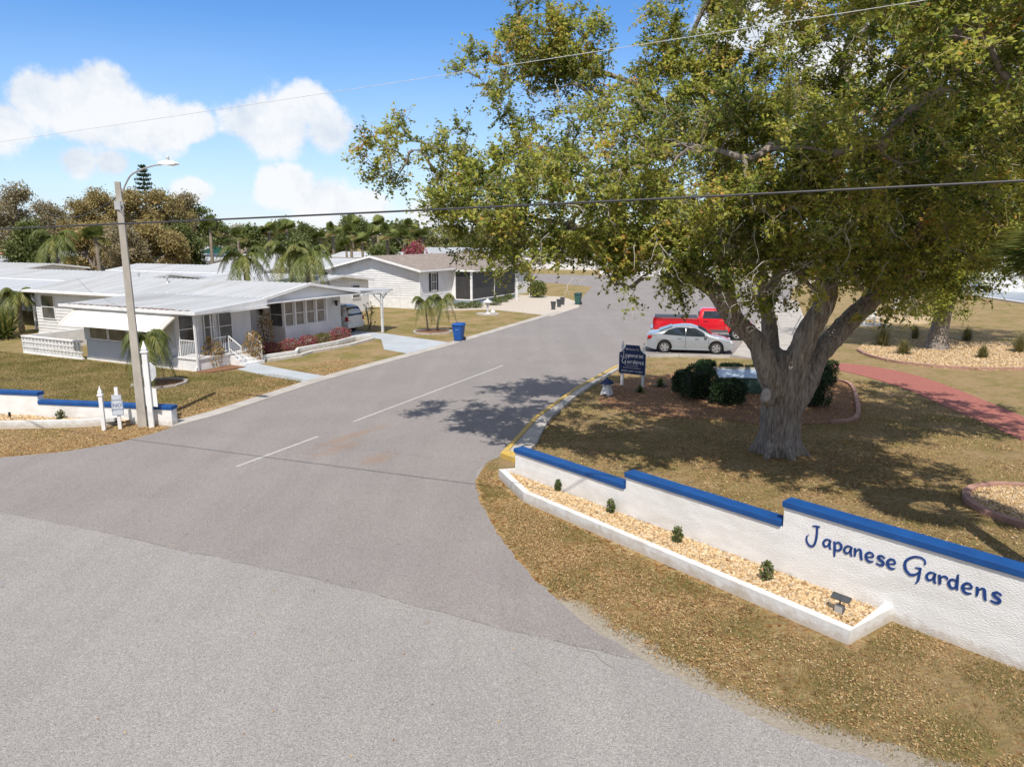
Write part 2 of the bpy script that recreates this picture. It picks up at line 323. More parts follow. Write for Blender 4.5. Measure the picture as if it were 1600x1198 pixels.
def splash(m, base, amt=.55):
    nt = m.node_tree; N = nt.nodes; Lk = nt.links; P = N['Principled BSDF']; old = P.inputs['Base Color'].links[0].from_socket
    g = N.new('ShaderNodeNewGeometry'); sp = N.new('ShaderNodeSeparateXYZ'); Lk.new(g.outputs['Position'], sp.inputs[0]); nz = N.new('ShaderNodeTexNoise'); nz.inputs['Scale'].default_value = 6; nz.inputs['Detail'].default_value = 8; Lk.new(g.outputs['Position'], nz.inputs['Vector'])
    a = N.new('ShaderNodeMath'); a.operation = 'MULTIPLY_ADD'; Lk.new(nz.outputs['Fac'], a.inputs[0]); a.inputs[1].default_value = -.35; Lk.new(sp.outputs['Z'], a.inputs[2])
    r = N.new('ShaderNodeMapRange'); r.interpolation_type = 'SMOOTHSTEP'; Lk.new(a.outputs[0], r.inputs['Value']); r.inputs['From Min'].default_value = .03; r.inputs['From Max'].default_value = -.14; r.inputs['To Max'].default_value = amt
    x = N.new('ShaderNodeMixRGB'); Lk.new(r.outputs[0], x.inputs['Fac']); Lk.new(old, x.inputs['Color1']); x.inputs['Color2'].default_value = (*base, 1); Lk.new(x.outputs[0], P.inputs['Base Color'])
splash(M['stucco'], (.42, .34, .25))
M['white'] = mat('white_paint', (.78, .78, .78), .55, (.70, .70, .70), scale=3, bump=.05)
M['white_curb'] = mat('white_curb', (.68, .68, .675), .7, (.66, .65, .63), scale=5, bump=.35, bscale=18, dirt=(.5, .46, .4), dscale=2.2)
splash(M['white_curb'], (.40, .32, .23))
M['blue_cap'] = mat('blue_cap', (.003, .068, .255), .62, (.002, .052, .20), scale=3, bump=.15, bscale=40)
M['blue_letter'] = mat('blue_letter', (.008, .05, .22), .5)
M['navy'] = mat('navy_board', (.004, .02, .10), .55, (.003, .015, .075), scale=6)
M['siding'] = mat('white_siding', (.72, .72, .73), .5, (.66, .66, .67), scale=1.5, dirt=(.58, .57, .55), dscale=.8)
M['siding_shade'] = mat('shade_tinted_siding', (.50, .53, .58), .5, (.45, .48, .53), scale=1.5)  # blue-grey puts the awning's shade into the colour of white siding
M['roofw'] = mat('white_metal_roof', (.50, .515, .53), .55, (.43, .445, .455), scale=.6, dirt=(.36, .36, .35), dscale=.5, stretch=(2.5, .4, 1))
M['shingle'] = mat('brown_shingle', (.30, .25, .215), .9, (.17, .14, .12), scale=7, detail=8, bump=.6, bscale=14, dirt=(.36, .31, .27), dscale=2)
M['glass'] = mat('window_glass', (.10, .105, .11), .06, (.025, .028, .03), scale=2.2, spec=.9, stretch=(1, 1, .5))  # lighter noise patches imitate reflections in the dark panes
M['glass_tan'] = mat('window_blinds', (.24, .21, .17), .12, (.15, .13, .11), scale=1.8, spec=.8)
M['screen'] = mat('insect_screen', (.045, .043, .045), .6, (.03, .03, .03), scale=3)
M['shutter'] = mat('dark_shutter', (.02, .022, .03), .5)
M['awn'] = mat('awning_white', (.78, .77, .74), .5, (.70, .69, .66), scale=1)
M['tan'] = mat('tan_stripe', (.42, .34, .22), .6)
M['skirt'] = mat('slate_skirt', (.20, .25, .31), .8)
M['black'] = mat('black_metal', (.015, .015, .015), .4)
M['bark'] = mat('oak_bark', (.31, .265, .225), .95, (.10, .08, .065), scale=9, detail=10, bump=1.0, bscale=16, stretch=(2.2, 2.2, .38), dirt=(.38, .35, .31), dscale=2.6)
M['scar'] = mat('healed_cut', (.42, .39, .36), .9, (.30, .27, .24), scale=9, bump=.5)
M['branch'] = mat('branch_bark', (.26, .22, .19), .9, (.12, .10, .085), scale=8)
M['twig'] = mat('twig', (.46, .37, .17), .8, (.26, .20, .09), scale=12)
M['deadtwig'] = mat('dead_twig', (.48, .45, .41), .8, (.36, .33, .29), scale=12)
M['ptrunk'] = mat('palm_trunk', (.28, .24, .19), .95, (.15, .12, .09), scale=6, bump=.8, bscale=12, stretch=(.6, .6, 5))
M['pole'] = mat('concrete_pole', (.43, .40, .35), .9, (.34, .31, .27), scale=5, bump=.3, bscale=50, stretch=(1, 1, .35))
M['alu'] = mat('aluminium', (.55, .56, .56), .4, metal=.3)
M['gravel'] = leafmat('gravel_stone', [(0, (.22, .13, .06)), (.25, (.42, .28, .14)), (.6, (.56, .40, .22)), (.85, (.66, .53, .36)), (1, (.28, .23, .18))], rough=.8, trans=0.0)
M['gravel_bed'] = mat('gravel_bed', (.55, .42, .25), .9, (.34, .24, .13), scale=14, bump=1.0, bscale=22, world=True)
M['mulch'] = mat('mulch', (.30, .15, .075), .95, (.10, .045, .025), scale=16, detail=8, bump=1.0, bscale=25, world=True)
M['brickred'] = None
M['cable'] = mat('black_cable', (.05, .05, .055), .5)
M['cable_w'] = mat('pale_cable', (.62, .63, .65), .5)
M['water'] = mat('pond_water', (.30, .34, .38), .45, (.26, .30, .35), scale=.3, spec=.25, world=True, bump=.1, bscale=2)
LEAF_OAK = leafmat('oak_leaf', [(0, (.07, .115, .024)), (.25, (.18, .235, .04)), (.55, (.37, .395, .065)), (.85, (.52, .51, .09)), (.985, (.60, .48, .11)), (1, (.60, .34, .10))], trans=.5)
LEAF_GREEN = leafmat('green_leaf', [(0, (.055, .085, .025)), (.5, (.13, .165, .045)), (1, (.26, .27, .09))])
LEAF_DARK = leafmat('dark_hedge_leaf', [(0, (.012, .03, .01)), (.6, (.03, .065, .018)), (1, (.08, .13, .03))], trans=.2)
LEAF_AUT = leafmat('autumn_leaf', [(0, (.18, .16, .07)), (.4, (.33, .27, .11)), (.7, (.46, .34, .14)), (1, (.26, .29, .10))])
LEAF_AUT2 = leafmat('grey_brown_leaf', [(0, (.17, .15, .09)), (.5, (.31, .26, .15)), (1, (.43, .36, .22))])
LEAF_PALM = leafmat('palm_leaf', [(0, (.045, .07, .018)), (.5, (.125, .155, .035)), (.85, (.25, .25, .07)), (1, (.34, .27, .11))])
LEAF_BOUG = leafmat('bougainvillea', [(0, (.14, .14, .05)), (.42, (.28, .17, .09)), (.55, (.42, .07, .14)), (1, (.52, .05, .24))])
LEAF_CROTON = leafmat('croton_leaf', [(0, (.11, .13, .03)), (.35, (.36, .27, .08)), (.7, (.50, .28, .10)), (1, (.48, .20, .12))])
LEAF_GRASSY = leafmat('grassy_leaf', [(0, (.14, .12, .05)), (.5, (.22, .21, .07)), (1, (.34, .30, .14))])
LITTER = leafmat('litter_leaf', [(0, (.12, .065, .03)), (.35, (.27, .16, .07)), (.7, (.40, .255, .11)), (.94, (.50, .36, .19)), (1, (.55, .44, .30))], trans=.1, rough=.8)
GRASSB = leafmat('grass_blade', [(0, (.13, .13, .035)), (.5, (.26, .215, .08)), (1, (.44, .33, .17))], trans=.2, rough=.8)
def brickmat():
    m, nt, N, Lk, P = newmat('red_brick_paver'); g = N.new('ShaderNodeNewGeometry')
    b = N.new('ShaderNodeTexBrick'); b.inputs['Scale'].default_value = 4.5; b.inputs['Color1'].default_value = (.30, .095, .075, 1); b.inputs['Color2'].default_value = (.36, .13, .10, 1); b.inputs['Mortar'].default_value = (.24, .10, .08, 1)
    b.inputs['Mortar Size'].default_value = .015
    Lk.new(g.outputs['Position'], b.inputs['Vector']); Lk.new(b.outputs[0], P.inputs['Base Color']); P.inputs['Roughness'].default_value = .85
    return m
M['brickred'] = brickmat()
M['edging'] = mat('red_edging', (.42, .24, .19), .85, (.30, .17, .13), scale=4, bump=.3, world=True)
def carpaint(n, c, metal=.0): return mat(n, c, .28, tuple(x * .96 for x in c), scale=1, metal=metal, coat=.8)
# ------------------------------------------------------------------ ground
OA = Vector(G(310, 581)); TH = R(-26.5)          # front corner of the nearest home; its axes
AX = Vector((math.cos(TH), math.sin(TH))); BX = Vector((-AX.y, AX.x))
def LW(lx, ly): p = OA + AX * lx + BX * ly; return (p.x, p.y)
WA = Vector(G(805, 748)); WB = Vector(G(1600, 1048)); WD = (WB - WA).normalized(); WN = Vector((-WD.y, WD.x)) * -1  # toward camera side
def WL(s, o=0.0): p = WA + WD * s + WN * o; return (p.x, p.y)
def seg_dist(P, a, b):
    a = np.array(a); b = np.array(b); d = b - a; t = np.clip(((P - a) @ d) / (d @ d), 0, 1)
    return np.linalg.norm(P - (a + t[:, None] * d), axis=1)
def smooth_poly(pts, n=8):
    out = []; m = len(pts)
    for i in range(m - 1):
        p0 = np.array(pts[max(i - 1, 0)]); p1 = np.array(pts[i]); p2 = np.array(pts[i + 1]); p3 = np.array(pts[min(i + 2, m - 1)])
        for k in range(n):
            t = k / n; out.append(tuple(.5 * ((2 * p1) + (-p0 + p2) * t + (2 * p0 - 5 * p1 + 4 * p2 - p3) * t * t + (-p0 + 3 * p1 - 3 * p2 + p3) * t ** 3)))
    out.append(tuple(pts[-1])); return out
def rag(pts, step=.15, amp=.03):
    out = []
    for a, b in zip(pts[:-1], pts[1:]):
        a = Vector(a); b = Vector(b); L_ = (b - a).length; n = max(1, int(L_ / step)); nn = Vector((-(b - a).y, (b - a).x)) / max(L_, 1e-6)
        for k in range(n):
            p = a.lerp(b, k / n); q = p + nn * amp * (mnoise.noise(Vector((p.x * 2.3, p.y * 2.3, 0))) + .6 * mnoise.noise(Vector((p.x * 8, p.y * 8, 3)))); out.append((q.x, q.y))
    out.append(tuple(pts[-1])); return out
verge_px = [(742, 752), (752, 790), (785, 845), (830, 900), (885, 950), (935, 990), (1010, 1035), (1090, 1078), (1200, 1130), (1310, 1172), (1430, 1212)]
verge = [G(*q) for q in verge_px]
e0 = Vector(verge[-2]); e1 = Vector(verge[-1]); dv = (e1 - e0).normalized(); verge.append(tuple(e1 + dv * 40))
left_px = [(-2400, 900), (-900, 775), (-300, 735), (0, 715), (100, 706), (180, 693), (240, 677), (268, 668)]
left = [G(*q) for q in left_px]
left[0] = tuple(Vector(left[1]) + (Vector(left[1]) - Vector(left[2])).normalized() * 40)
kerbL_px = [(268, 668), (350, 646), (495, 598), (600, 568), (700, 541), (800, 511), (880, 487)]
kerbL = [G(*q) for q in kerbL_px]
def build_ground():
    def axis(lo, hi, st, far):
        a = list(np.arange(lo, hi + .001, st)); x = hi; s = st
        while x < far: s *= 1.5; x += s; a.append(x)
        x = lo; s = st; pre = []
        while x > -far: s *= 1.5; x -= s; pre.append(x)
        return np.array(pre[::-1] + a)
    xs = axis(-34, 34, .3, 1500); ys = axis(4, 62, .3, 1500)
    X, Y = np.meshgrid(xs, ys); P = np.stack([X.ravel(), Y.ravel()], 1); nx, ny = len(xs), len(ys)
    Z = np.zeros(len(P)); far = P[:, 1] > 90
    idx = np.arange(nx * ny).reshape(ny, nx)
    F = np.stack([idx[:-1, :-1], idx[:-1, 1:], idx[1:, 1:], idx[1:, :-1]], -1).reshape(-1, 4)
    o = qmesh('ground', np.column_stack([P, Z]), F, M['ground']); tag(o, kind='structure')
    lit = np.full(len(P), .12); dry = np.full(len(P), .18); sand = np.zeros(len(P))
    d = np.min([seg_dist(P, WL(-1, 1.2), WL(12, 1.2)), seg_dist(P, WL(2, 2.2), WL(16, 2.6))], axis=0); s = (P - np.array(WA)) @ np.array([WN.x, WN.y])
    near = (s > -.2) & (P[:, 0] > -2) & (P[:, 1] < 22)
    along = (P - np.array(WA)) @ np.array([WD.x, WD.y])
    lit = np.where(near, .74 - np.clip(along - 4, 0, 8) * .035, lit); dry = np.where(near, .42, dry)
    tr = np.linalg.norm(P - np.array([7.5, 19.5]), axis=1)
    inn = (s <= -.2) & (P[:, 0] > 0) & (tr < 16)
    lit = np.where(inn, np.maximum(lit, .62 - tr * .022), lit); dry = np.where(inn, .42, dry)
    kl = np.min([seg_dist(P, a, b) for a, b in zip(kerbL[:-1], kerbL[1:])], axis=0)
    lit = np.maximum(lit, np.where(P[:, 1] < 32, .75, .42) - kl * .16)
    ll = np.min([seg_dist(P, a, b) for a, b in zip(left[:-1], left[1:])], axis=0)
    lit = np.maximum(lit, .72 - ll * .10)
    right = P[:, 0] > 13
    dry = np.where(right & (P[:, 1] > 24), .45, dry)
    vl = np.min([seg_dist(P, a, b) for a, b in zip(verge[4:-1], verge[5:])], axis=0)
    sand = np.maximum(sand, .92 - vl * 1.0); sand = np.maximum(sand, .26 - np.where(near, 0, 1))
    for k, arr in (('litter', lit), ('dry', dry), ('sand', sand)):
        a = o.data.attributes.new(k, 'FLOAT', 'POINT'); a.data.foreach_set('value', arr.astype(np.float32))
build_ground()
def sheet(name, poly, z, m, z0=-.02, label=None):
    b = MB(); b.prism(poly, z0, z); return tag(b.build(name, m), label, kind='structure')
# main road under everything in front, side street above its seam
seam = [G(*q) for q in [(-500, 715), (0, 800), (190, 838), (500, 905), (760, 975), (880, 1003), (1005, 1031)]]
r_side = [G(*q) for q in [(742, 752), (745, 735), (765, 720), (783, 713), (800, 690), (835, 655), (900, 608), (962, 574), (985, 563), (1010, 557), (1060, 556), (1144, 558)]]
r_side += [G(1232, 567), G(1225, 500), G(1240, 450)] + [G(*q) for q in [(1260, 442), (1700, 447), (1700, 428), (905, 430), (700, 423), (300, 408), (300, 414), (700, 434), (860, 442), (925, 448), (912, 462), (900, 478), (880, 487)]]
main_poly = rag(left[:], .4, .05) + [tuple(x) for x in [G(300, 668), G(760, 722), G(742, 752)]] + rag(verge, .12, .10)
main_poly += [(verge[-1][0] + 30, verge[-1][1] - 45), (left[0][0] - 20, left[0][1] - 60)]
sheet('main_road', main_poly, .004, M['asphalt_main'])
side_poly = rag(smooth_poly(left[3:], 3), .4, .03)[:-1] + kerbL[:1] + r_side[::-1][0:0]
side_poly = rag([seam[0]] + [left[2]] + left[3:], .5, .03) + kerbL[1:] + list(reversed(r_side))[1:-1] + rag([G(*q) for q in verge_px[:6]] + [seam[-1]], .12, .05) + rag(list(reversed(seam)), .2, .012)[1:-1]
sheet('side_street', side_poly, .008, M['asphalt'])
def strip(line, w, side=1):
    out = []; n = len(line)
    for i, p in enumerate(line):
        a = Vector(line[max(i - 1, 0)]); b = Vector(line[min(i + 1, n - 1)]); t = (b - a).normalized(); nn = Vector((-t.y, t.x)) * side
        out.append(tuple(Vector(p) + nn * w))
    return out
def slabs(name, line, w, side, z, m, seg=3.0, gap=.012, z0=-.02):
    b = MB(); pts = []
    for a, c in zip(line[:-1], line[1:]):
        a = Vector(a); c = Vector(c); n = max(1, round((c - a).length / seg))
        pts += [a.lerp(c, k / n) for k in range(n)]
    pts.append(Vector(line[-1])); off = strip([tuple(p) for p in pts], w, side)
    for i in range(len(pts) - 1):
        t = (pts[i + 1] - pts[i]).normalized() * gap; p0 = pts[i] + t; p1 = pts[i + 1] - t; q0 = Vector(off[i]) + t; q1 = Vector(off[i + 1]) - t
        b.prism([tuple(p0), tuple(p1), tuple(q1), tuple(q0)], z0, z)
    return tag(b.build(name, m), kind='structure')
slabs('kerb_left', kerbL, .62, 1, .03, M['conc'])
sw_l = [G(*q) for q in [(783, 714), (835, 656), (900, 609), (962, 575), (985, 564), (1010, 558), (1060, 557), (1140, 559)]]
slabs('kerb_yellow', sw_l[:4], .14, -1, .13, M['yellow'])
slabs('kerb_parking', sw_l[3:], .18, -1, .12, M['conc'])
yk = MB(); yk.prism([G(782, 714), G(808, 724), G(812, 716), G(790, 707)], -.02, .128); tag(yk.build('kerb_end', M['yellow']), kind='structure')
sw = MB(); inner = strip(sw_l[:4], .15, -1)
outer = [G(812, 722), G(838, 697), G(850, 672), G(862, 655), G(905, 618), G(945, 592), G(978, 572)]
sw.prism(inner + outer[::-1], -.02, .11); tag(sw.build('sidewalk', M['conc']), kind='structure')
sheet('parking_walk', [G(1144, 556), G(1190, 562), G(1232, 567), G(1288, 571), G(1262, 512), G(1246, 470), G(1205, 470), G(1172, 522)], .05, M['conc'])
sheet('driveway', [LW(-12, 13.4), LW(.9, 12.6)] + [G(600, 546), G(640, 553), G(713, 537), G(655, 529), G(606, 522)] + [LW(-12, 16.2)], .022, M['conc_blue'])
sheet('front_walk', smooth_poly([G(371, 577), G(420, 588), G(490, 599)], 5) + smooth_poly([G(521, 590), G(460, 580), G(400, 568)], 5), .022, M['conc_blue'])
sheet('shell_yard', smooth_poly([G(690, 486), G(760, 484), G(810, 488), G(862, 494)], 5) + [G(905, 480), G(905, 473), G(880, 464), G(790, 460), G(778, 466), G(700, 478)], .02, M['shell'])
sheet('brick_path', smooth_poly([G(*q) for q in [(1283, 566), (1350, 571), (1420, 584), (1480, 603), (1540, 627), (1600, 652), (1680, 695), (1800, 780)]], 6) + smooth_poly([G(*q) for q in [(1700, 800), (1640, 725), (1600, 691), (1550, 667), (1480, 637), (1420, 610), (1350, 588), (1285, 573)]], 6), .02, M['brickred'])
water = [G(1492, 458), G(1600, 474), G(1800, 500), G(2600, 470), G(2000, 425), G(1400, 428), G(1440, 445)]
sheet('water', water, .012, M['water'])
slabs('seawall', [water[6], water[0], water[1], water[2]], .5, -1, .16, M['white_curb'], seg=8)
# painted markings
def dash(name, a, b, w):
    a = Vector(a); b = Vector(b); t = (b - a).normalized(); n = Vector((-t.y, t.x)) * w / 2
    m = MB(); m.prism([tuple(a + n), tuple(b + n), tuple(b - n), tuple(a - n)], .0085, .012); return tag(m.build(name, M['line']), kind='structure')
dash('centre_line', G(370, 729), G(497, 682), .085); dash('centre_line', G(552, 659), G(786, 571), .085)
dash('stall_line', G(1012, 548), G(1140, 551), .1)
def crack(pts, w, seed):
    ln = rag(pts, .12, .05); b = MB(); off = strip(ln, w, 1)
    for i in range(len(ln) - 1):
        if mnoise.noise(Vector((i * .11, seed, 0))) > -.25: b.prism([ln[i], ln[i + 1], off[i + 1], off[i]], .0045, .0092)
    tag(b.build('crack', M['crack']), kind='structure')
M['crack'] = mat('crack_tar', (.21, .195, .185), .95, (.15, .14, .13), scale=6, world=True)
crack([G(786, 573), G(860, 540), G(946, 502)], .035, 1); crack([G(180, 837), G(500, 906), G(760, 976), G(990, 1030)], .012, 2); crack([G(880, 985), G(905, 1015), G(925, 1020), G(960, 1045)], .010, 3)
crack([G(600, 760), G(690, 742), G(742, 745)], .010, 5)
# ------------------------------------------------------------------ entrance walls
def wall_run(name, label, secs, T, thick=.26, text=None):
    root = thing(name, label, 'wall', (0, 0, 0)); b = MB(T); c = MB(T)
    return root, b, c
def right_wall():
    r = thing('entrance_wall', 'white stucco entrance wall stepping up in three blue-capped lengths, lettered Japanese Gardens', 'wall', (WA.x, WA.y, 0), math.atan2(WD.y, WD.x))
    # local x along wall, local -y toward the camera side
    b = MB(); c = MB(); secs = [(0, 3.62, .70), (3.62, 7.22, .98), (7.22, 15.5, 1.36)]
    for i, (a, e, h) in enumerate(secs):
        b.box(a, 0, -.3, e, .24, h)
        e2 = e + .0 if i < 2 else e + .03; a2 = a - .03
        c.box(a2, -.035, h, e2 - (.033 if i < 2 else 0), .275, h + .115)
    b.build('stucco_body', M['stucco'], r); c.build('blue_cap', M['blue_cap'], r, bevel=.012)
    # raised brush-style letters
    gl = GLYPHS; u = .150; base = .875
    pos = dict()
    xs = [('J', 7.79, 1), ('a', 8.03, 1), ('p', 8.21, 1), ('a', 8.385, 1), ('n', 8.555, 1), ('e', 8.735, 1), ('s', 8.905, 1), ('e', 9.07, 1), ('G', 9.42, 1), ('a', 9.65, 1), ('r', 9.80, 1), ('d', 9.955, 1), ('e', 10.14, 1), ('n', 10.325, 1), ('s', 10.51, 1)]
    for ch, x, s in xs:
        m = MB(Matrix(((1, 0, 0, x), (0, 0, -1, -.002), (0, 1, 0, base), (0, 0, 0, 1))))
        for st in gl[ch]: ribbon(m, [(a_, b_, c_ * 1.06) for a_, b_, c_ in st], u, .012)
        o = m.build('letter', M['blue_letter'], r)
def ribbon(m, st, u, th):
    pts = smooth_poly([(p[0], p[1], p[2]) for p in st], 6); n = len(pts); L_ = []; R_ = []
    for i, p in enumerate(pts):
        a = pts[max(i - 1, 0)]; b = pts[min(i + 1, n - 1)]; t = Vector((b[0] - a[0], b[1] - a[1])); t = t.normalized() if t.length > 0 else Vector((1, 0)); nn = Vector((-t.y, t.x)) * p[2] / 2
        L_.append((p[0] + nn.x, p[1] + nn.y)); R_.append((p[0] - nn.x, p[1] - nn.y))
    vs = []
    for z in (0, th):
        for q in L_ + R_: vs.append((q[0] * u, q[1] * u, z))
    k = 2 * n; fs = []
    for i in range(n - 1):
        fs += [(i, i + 1, n + i + 1, n + i), (k + i, k + n + i, k + n + i + 1, k + i + 1), (i, k + i, k + i + 1, i + 1), (n + i, n + i + 1, k + n + i + 1, k + n + i)]
    fs += [(0, n, k + n, k), (n - 1, k + n - 1, k + 2 * n - 1, 2 * n - 1)]
    m.add(vs, fs)
A_ = [[(.42, .82, .12), (.15, .98, .16), (-.22, .85, .20), (-.42, .42, .24), (-.25, .08, .22), (.05, .22, .16), (.30, .75, .12)], [(.34, 1.0, .20), (.28, .5, .25), (.36, .05, .20), (.52, .0, .10)]]
GLYPHS = {
 'a': A_,
 'J': [[(-.25, 2.0, .10), (.15, 2.08, .20), (.62, 2.16, .12)], [(.30, 2.05, .20), (.34, 1.4, .22), (.30, .5, .24), (.10, -.25, .24), (-.35, -.45, .22), (-.75, -.05, .20), (-.80, .5, .16), (-.58, .78, .06)]],
 'p': [[(-.42, 1.0, .20), (-.32, .4, .26), (-.30, -.2, .24), (-.26, -.75, .16)], [(-.30, .72, .12), (.0, 1.02, .18), (.34, .85, .24), (.38, .4, .26), (.08, .08, .22), (-.26, .12, .12)]],
 'n': [[(-.44, 1.0, .18), (-.36, .6, .26), (-.38, .02, .16)], [(-.36, .55, .10), (-.05, .95, .16), (.18, .9, .24), (.26, .45, .27), (.36, -.02, .22), (.5, -.04, .08)]],
 'e': [[(-.36, .45, .10), (.05, .52, .14), (.34, .68, .18), (.22, .98, .18), (-.12, 1.0, .22), (-.40, .62, .26), (-.30, .15, .26), (.02, -.02, .24), (.42, .16, .08)]],
 's': [[(.40, .88, .16), (.05, 1.04, .20), (-.28, .84, .25), (-.12, .58, .28), (.24, .42, .28), (.28, .12, .25), (-.05, -.03, .22), (-.44, .08, .14)]],
 'r': [[(-.30, 1.0, .20), (-.20, .5, .27), (-.16, .0, .20)], [(-.2, .55, .10), (.05, .95, .16), (.38, .92, .22), (.46, .72, .10)]],
 'd': [[(.30, 1.62, .14), (.30, .9, .26), (.32, .3, .26), (.42, .0, .14)], [(.28, .8, .12), (-.12, .96, .18), (-.42, .5, .26), (-.20, .04, .24), (.12, .12, .18), (.28, .4, .12)]],
 'G': [[(.82, 1.55, .16), (.78, 1.98, .16), (.30, 2.18, .18), (-.40, 1.95, .22), (-.98, 1.3, .26), (-.95, .5, .28), (-.45, .02, .26), (.08, .22, .20), (.42, .72, .10)], [(-.05, .95, .08), (.30, .98, .16), (.56, 1.06, .12)], [(.46, 1.0, .20), (.42, .3, .24), (.36, -.4, .20), (.12, -.78, .06)]],
}
right_wall()
def planter(name, label, pts, w, h):
    b = MB(); P = [Vector(p) for p in pts]; off = strip([tuple(p) for p in P], w, 1)
    for i in range(len(P) - 1):
        a, c = P[i], P[i + 1]; d, e = Vector(off[i + 1]), Vector(off[i])
        b.add([(a.x, a.y, -.05), (c.x, c.y, -.05), (d.x, d.y, -.05), (e.x, e.y, -.05), (a.x, a.y, h), (c.x, c.y, h), (d.x, d.y, h), (e.x, e.y, h)],
              [(4, 5, 6, 7), (0, 1, 5, 4), (2, 3, 7, 6)] + ([(3, 0, 4, 7)] if i == 0 else []) + ([(1, 2, 6, 5)] if i == len(P) - 2 else []))
    return tag(b.build(name, M['white_curb'], loc=(0, 0, 0)), label, 'kerb')
pr = [WL(-.10, -.12), WL(-.32, .28), WL(1.35, .93), WL(9.03, 1.22), WL(9.16, -.0)]
planter('planter_kerb', 'low white painted kerb boxing in the gravel planter below the lettered wall', pr, .15, .24)
def inpoly(P, poly):
    x, y = P[:, 0], P[:, 1]; c = np.zeros(len(P), bool); n = len(poly)
    for i in range(n):
        x1, y1 = poly[i]; x2, y2 = poly[(i + 1) % n]
        c ^= ((y1 > y) != (y2 > y)) & (x < (x2 - x1) * (y - y1) / (y2 - y1 + 1e-12) + x1)
    return c
def scatter(poly, n):
    a = np.array(poly); lo = a.min(0); hi = a.max(0); P = RNG.uniform(lo, hi, (int(n * 3), 2)); P = P[inpoly(P, poly)]; return P[:n]
ICO_V = np.array([(0, 0, 1), (.894, 0, .447), (.276, .851, .447), (-.724, .526, .447), (-.724, -.526, .447), (.276, -.851, .447), (.724, .526, -.447), (-.276, .851, -.447), (-.894, 0, -.447), (-.276, -.851, -.447), (.724, -.526, -.447), (0, 0, -1)])
ICO_F = np.array([(0, 1, 2), (0, 2, 3), (0, 3, 4), (0, 4, 5), (0, 5, 1), (1, 6, 2), (2, 7, 3), (3, 8, 4), (4, 9, 5), (5, 10, 1), (2, 6, 7), (3, 7, 8), (4, 8, 9), (5, 9, 10), (1, 10, 6), (11, 7, 6), (11, 8, 7), (11, 9, 8), (11, 10, 9), (11, 6, 10)])
def stones(name, label, P, z, r0, r1, m):
    n = len(P); r = RNG.uniform(r0, r1, n); S = RNG.uniform(.6, 1.25, (n, 12, 3)); base = ICO_V[None] * (.82 + .36 * RNG.random((n, 12, 1)))
    sc = np.stack([RNG.uniform(.8, 1.4, n), RNG.uniform(.6, 1.1, n), RNG.uniform(.5, .85, n)], 1)
    V = base * sc[:, None] * r[:, None, None]; a = RNG.uniform(0, 6.28, n); c, s_ = np.cos(a)[:, None], np.sin(a)[:, None]
    x = V[..., 0] * c - V[..., 1] * s_; y = V[..., 0] * s_ + V[..., 1] * c
    V = np.stack([x + P[:, 0][:, None], y + P[:, 1][:, None], V[..., 2] + (z + r * .3)[:, None] if hasattr(z, '__len__') else V[..., 2] + z + r[:, None] * .3], -1).reshape(-1, 3)
    F = (ICO_F[None] + (np.arange(n) * 12)[:, None, None]).reshape(-1, 3); at = np.repeat(RNG.random(n), 20)
    return tag(qmesh(name, V, F, m, attr=at), label, kind='stuff')
bedp = [WL(-.12, .05), WL(-.22, .22), WL(1.42, .80), WL(8.92, 1.1), WL(9.02, .005), WL(.1, .005)]
b = MB(); b.prism(bedp, 0, .10); tag(b.build('gravel_bed', M['gravel_bed']), kind='structure')
stones('gravel', 'tan crushed stone filling the planter below the lettered wall', scatter(bedp, 26000), .115, .018, .040, M['gravel'])
# left entrance wall
def left_wall():
    a = Vector((-11.05, 22.72)); d = Vector((-15.9, 23.55)); t = (a - d).normalized()
    r = thing('entrance_wall', 'white entrance wall with blue cap on the left verge, ending in a square pillar', 'wall', (a.x, a.y, 0), math.atan2(t.y, t.x))
    L_ = (a - d).length; b = MB(); c = MB(); b.box(-L_, 0, -.3, -.30, .24, .54); c.box(-L_, -.03, .54, .03, .30, .66)
    b.box(-11, 0, -.3, -L_, .24, .83); c.box(-11, -.03, .83, -L_ + .03, .27, .95)
    b.build('stucco_body', M['stucco'], r); c.build('blue_cap', M['blue_cap'], r, bevel=.012)
    p = MB(); p.box(-.30, -.01, -.3, .0, .27, .535); p.build('pillar', M['stucco'], r)
left_wall()
lp = smooth_poly([G(-330, 674), G(-60, 671), G(60, 669), G(130, 667), G(170, 664), G(212, 659.5), G(232, 656)], 4)
planter('planter_kerb', 'low curving white kerb of the gravel planter on the left verge', lp, .15, .24)
lpoly = [tuple(Vector(q) + Vector((0, .1))) for q in lp] + [(-12.6, 22.88), (-15.9, 23.48), (-27, 25.5)]
b = MB(); b.prism(lpoly, 0, .10); tag(b.build('gravel_bed', M['gravel_bed']), kind='structure')
stones('gravel', 'tan crushed stone in the left verge planter', scatter([(max(x, -19), y) for x, y in lpoly], 5000), .115, .025, .05, M['gravel'])
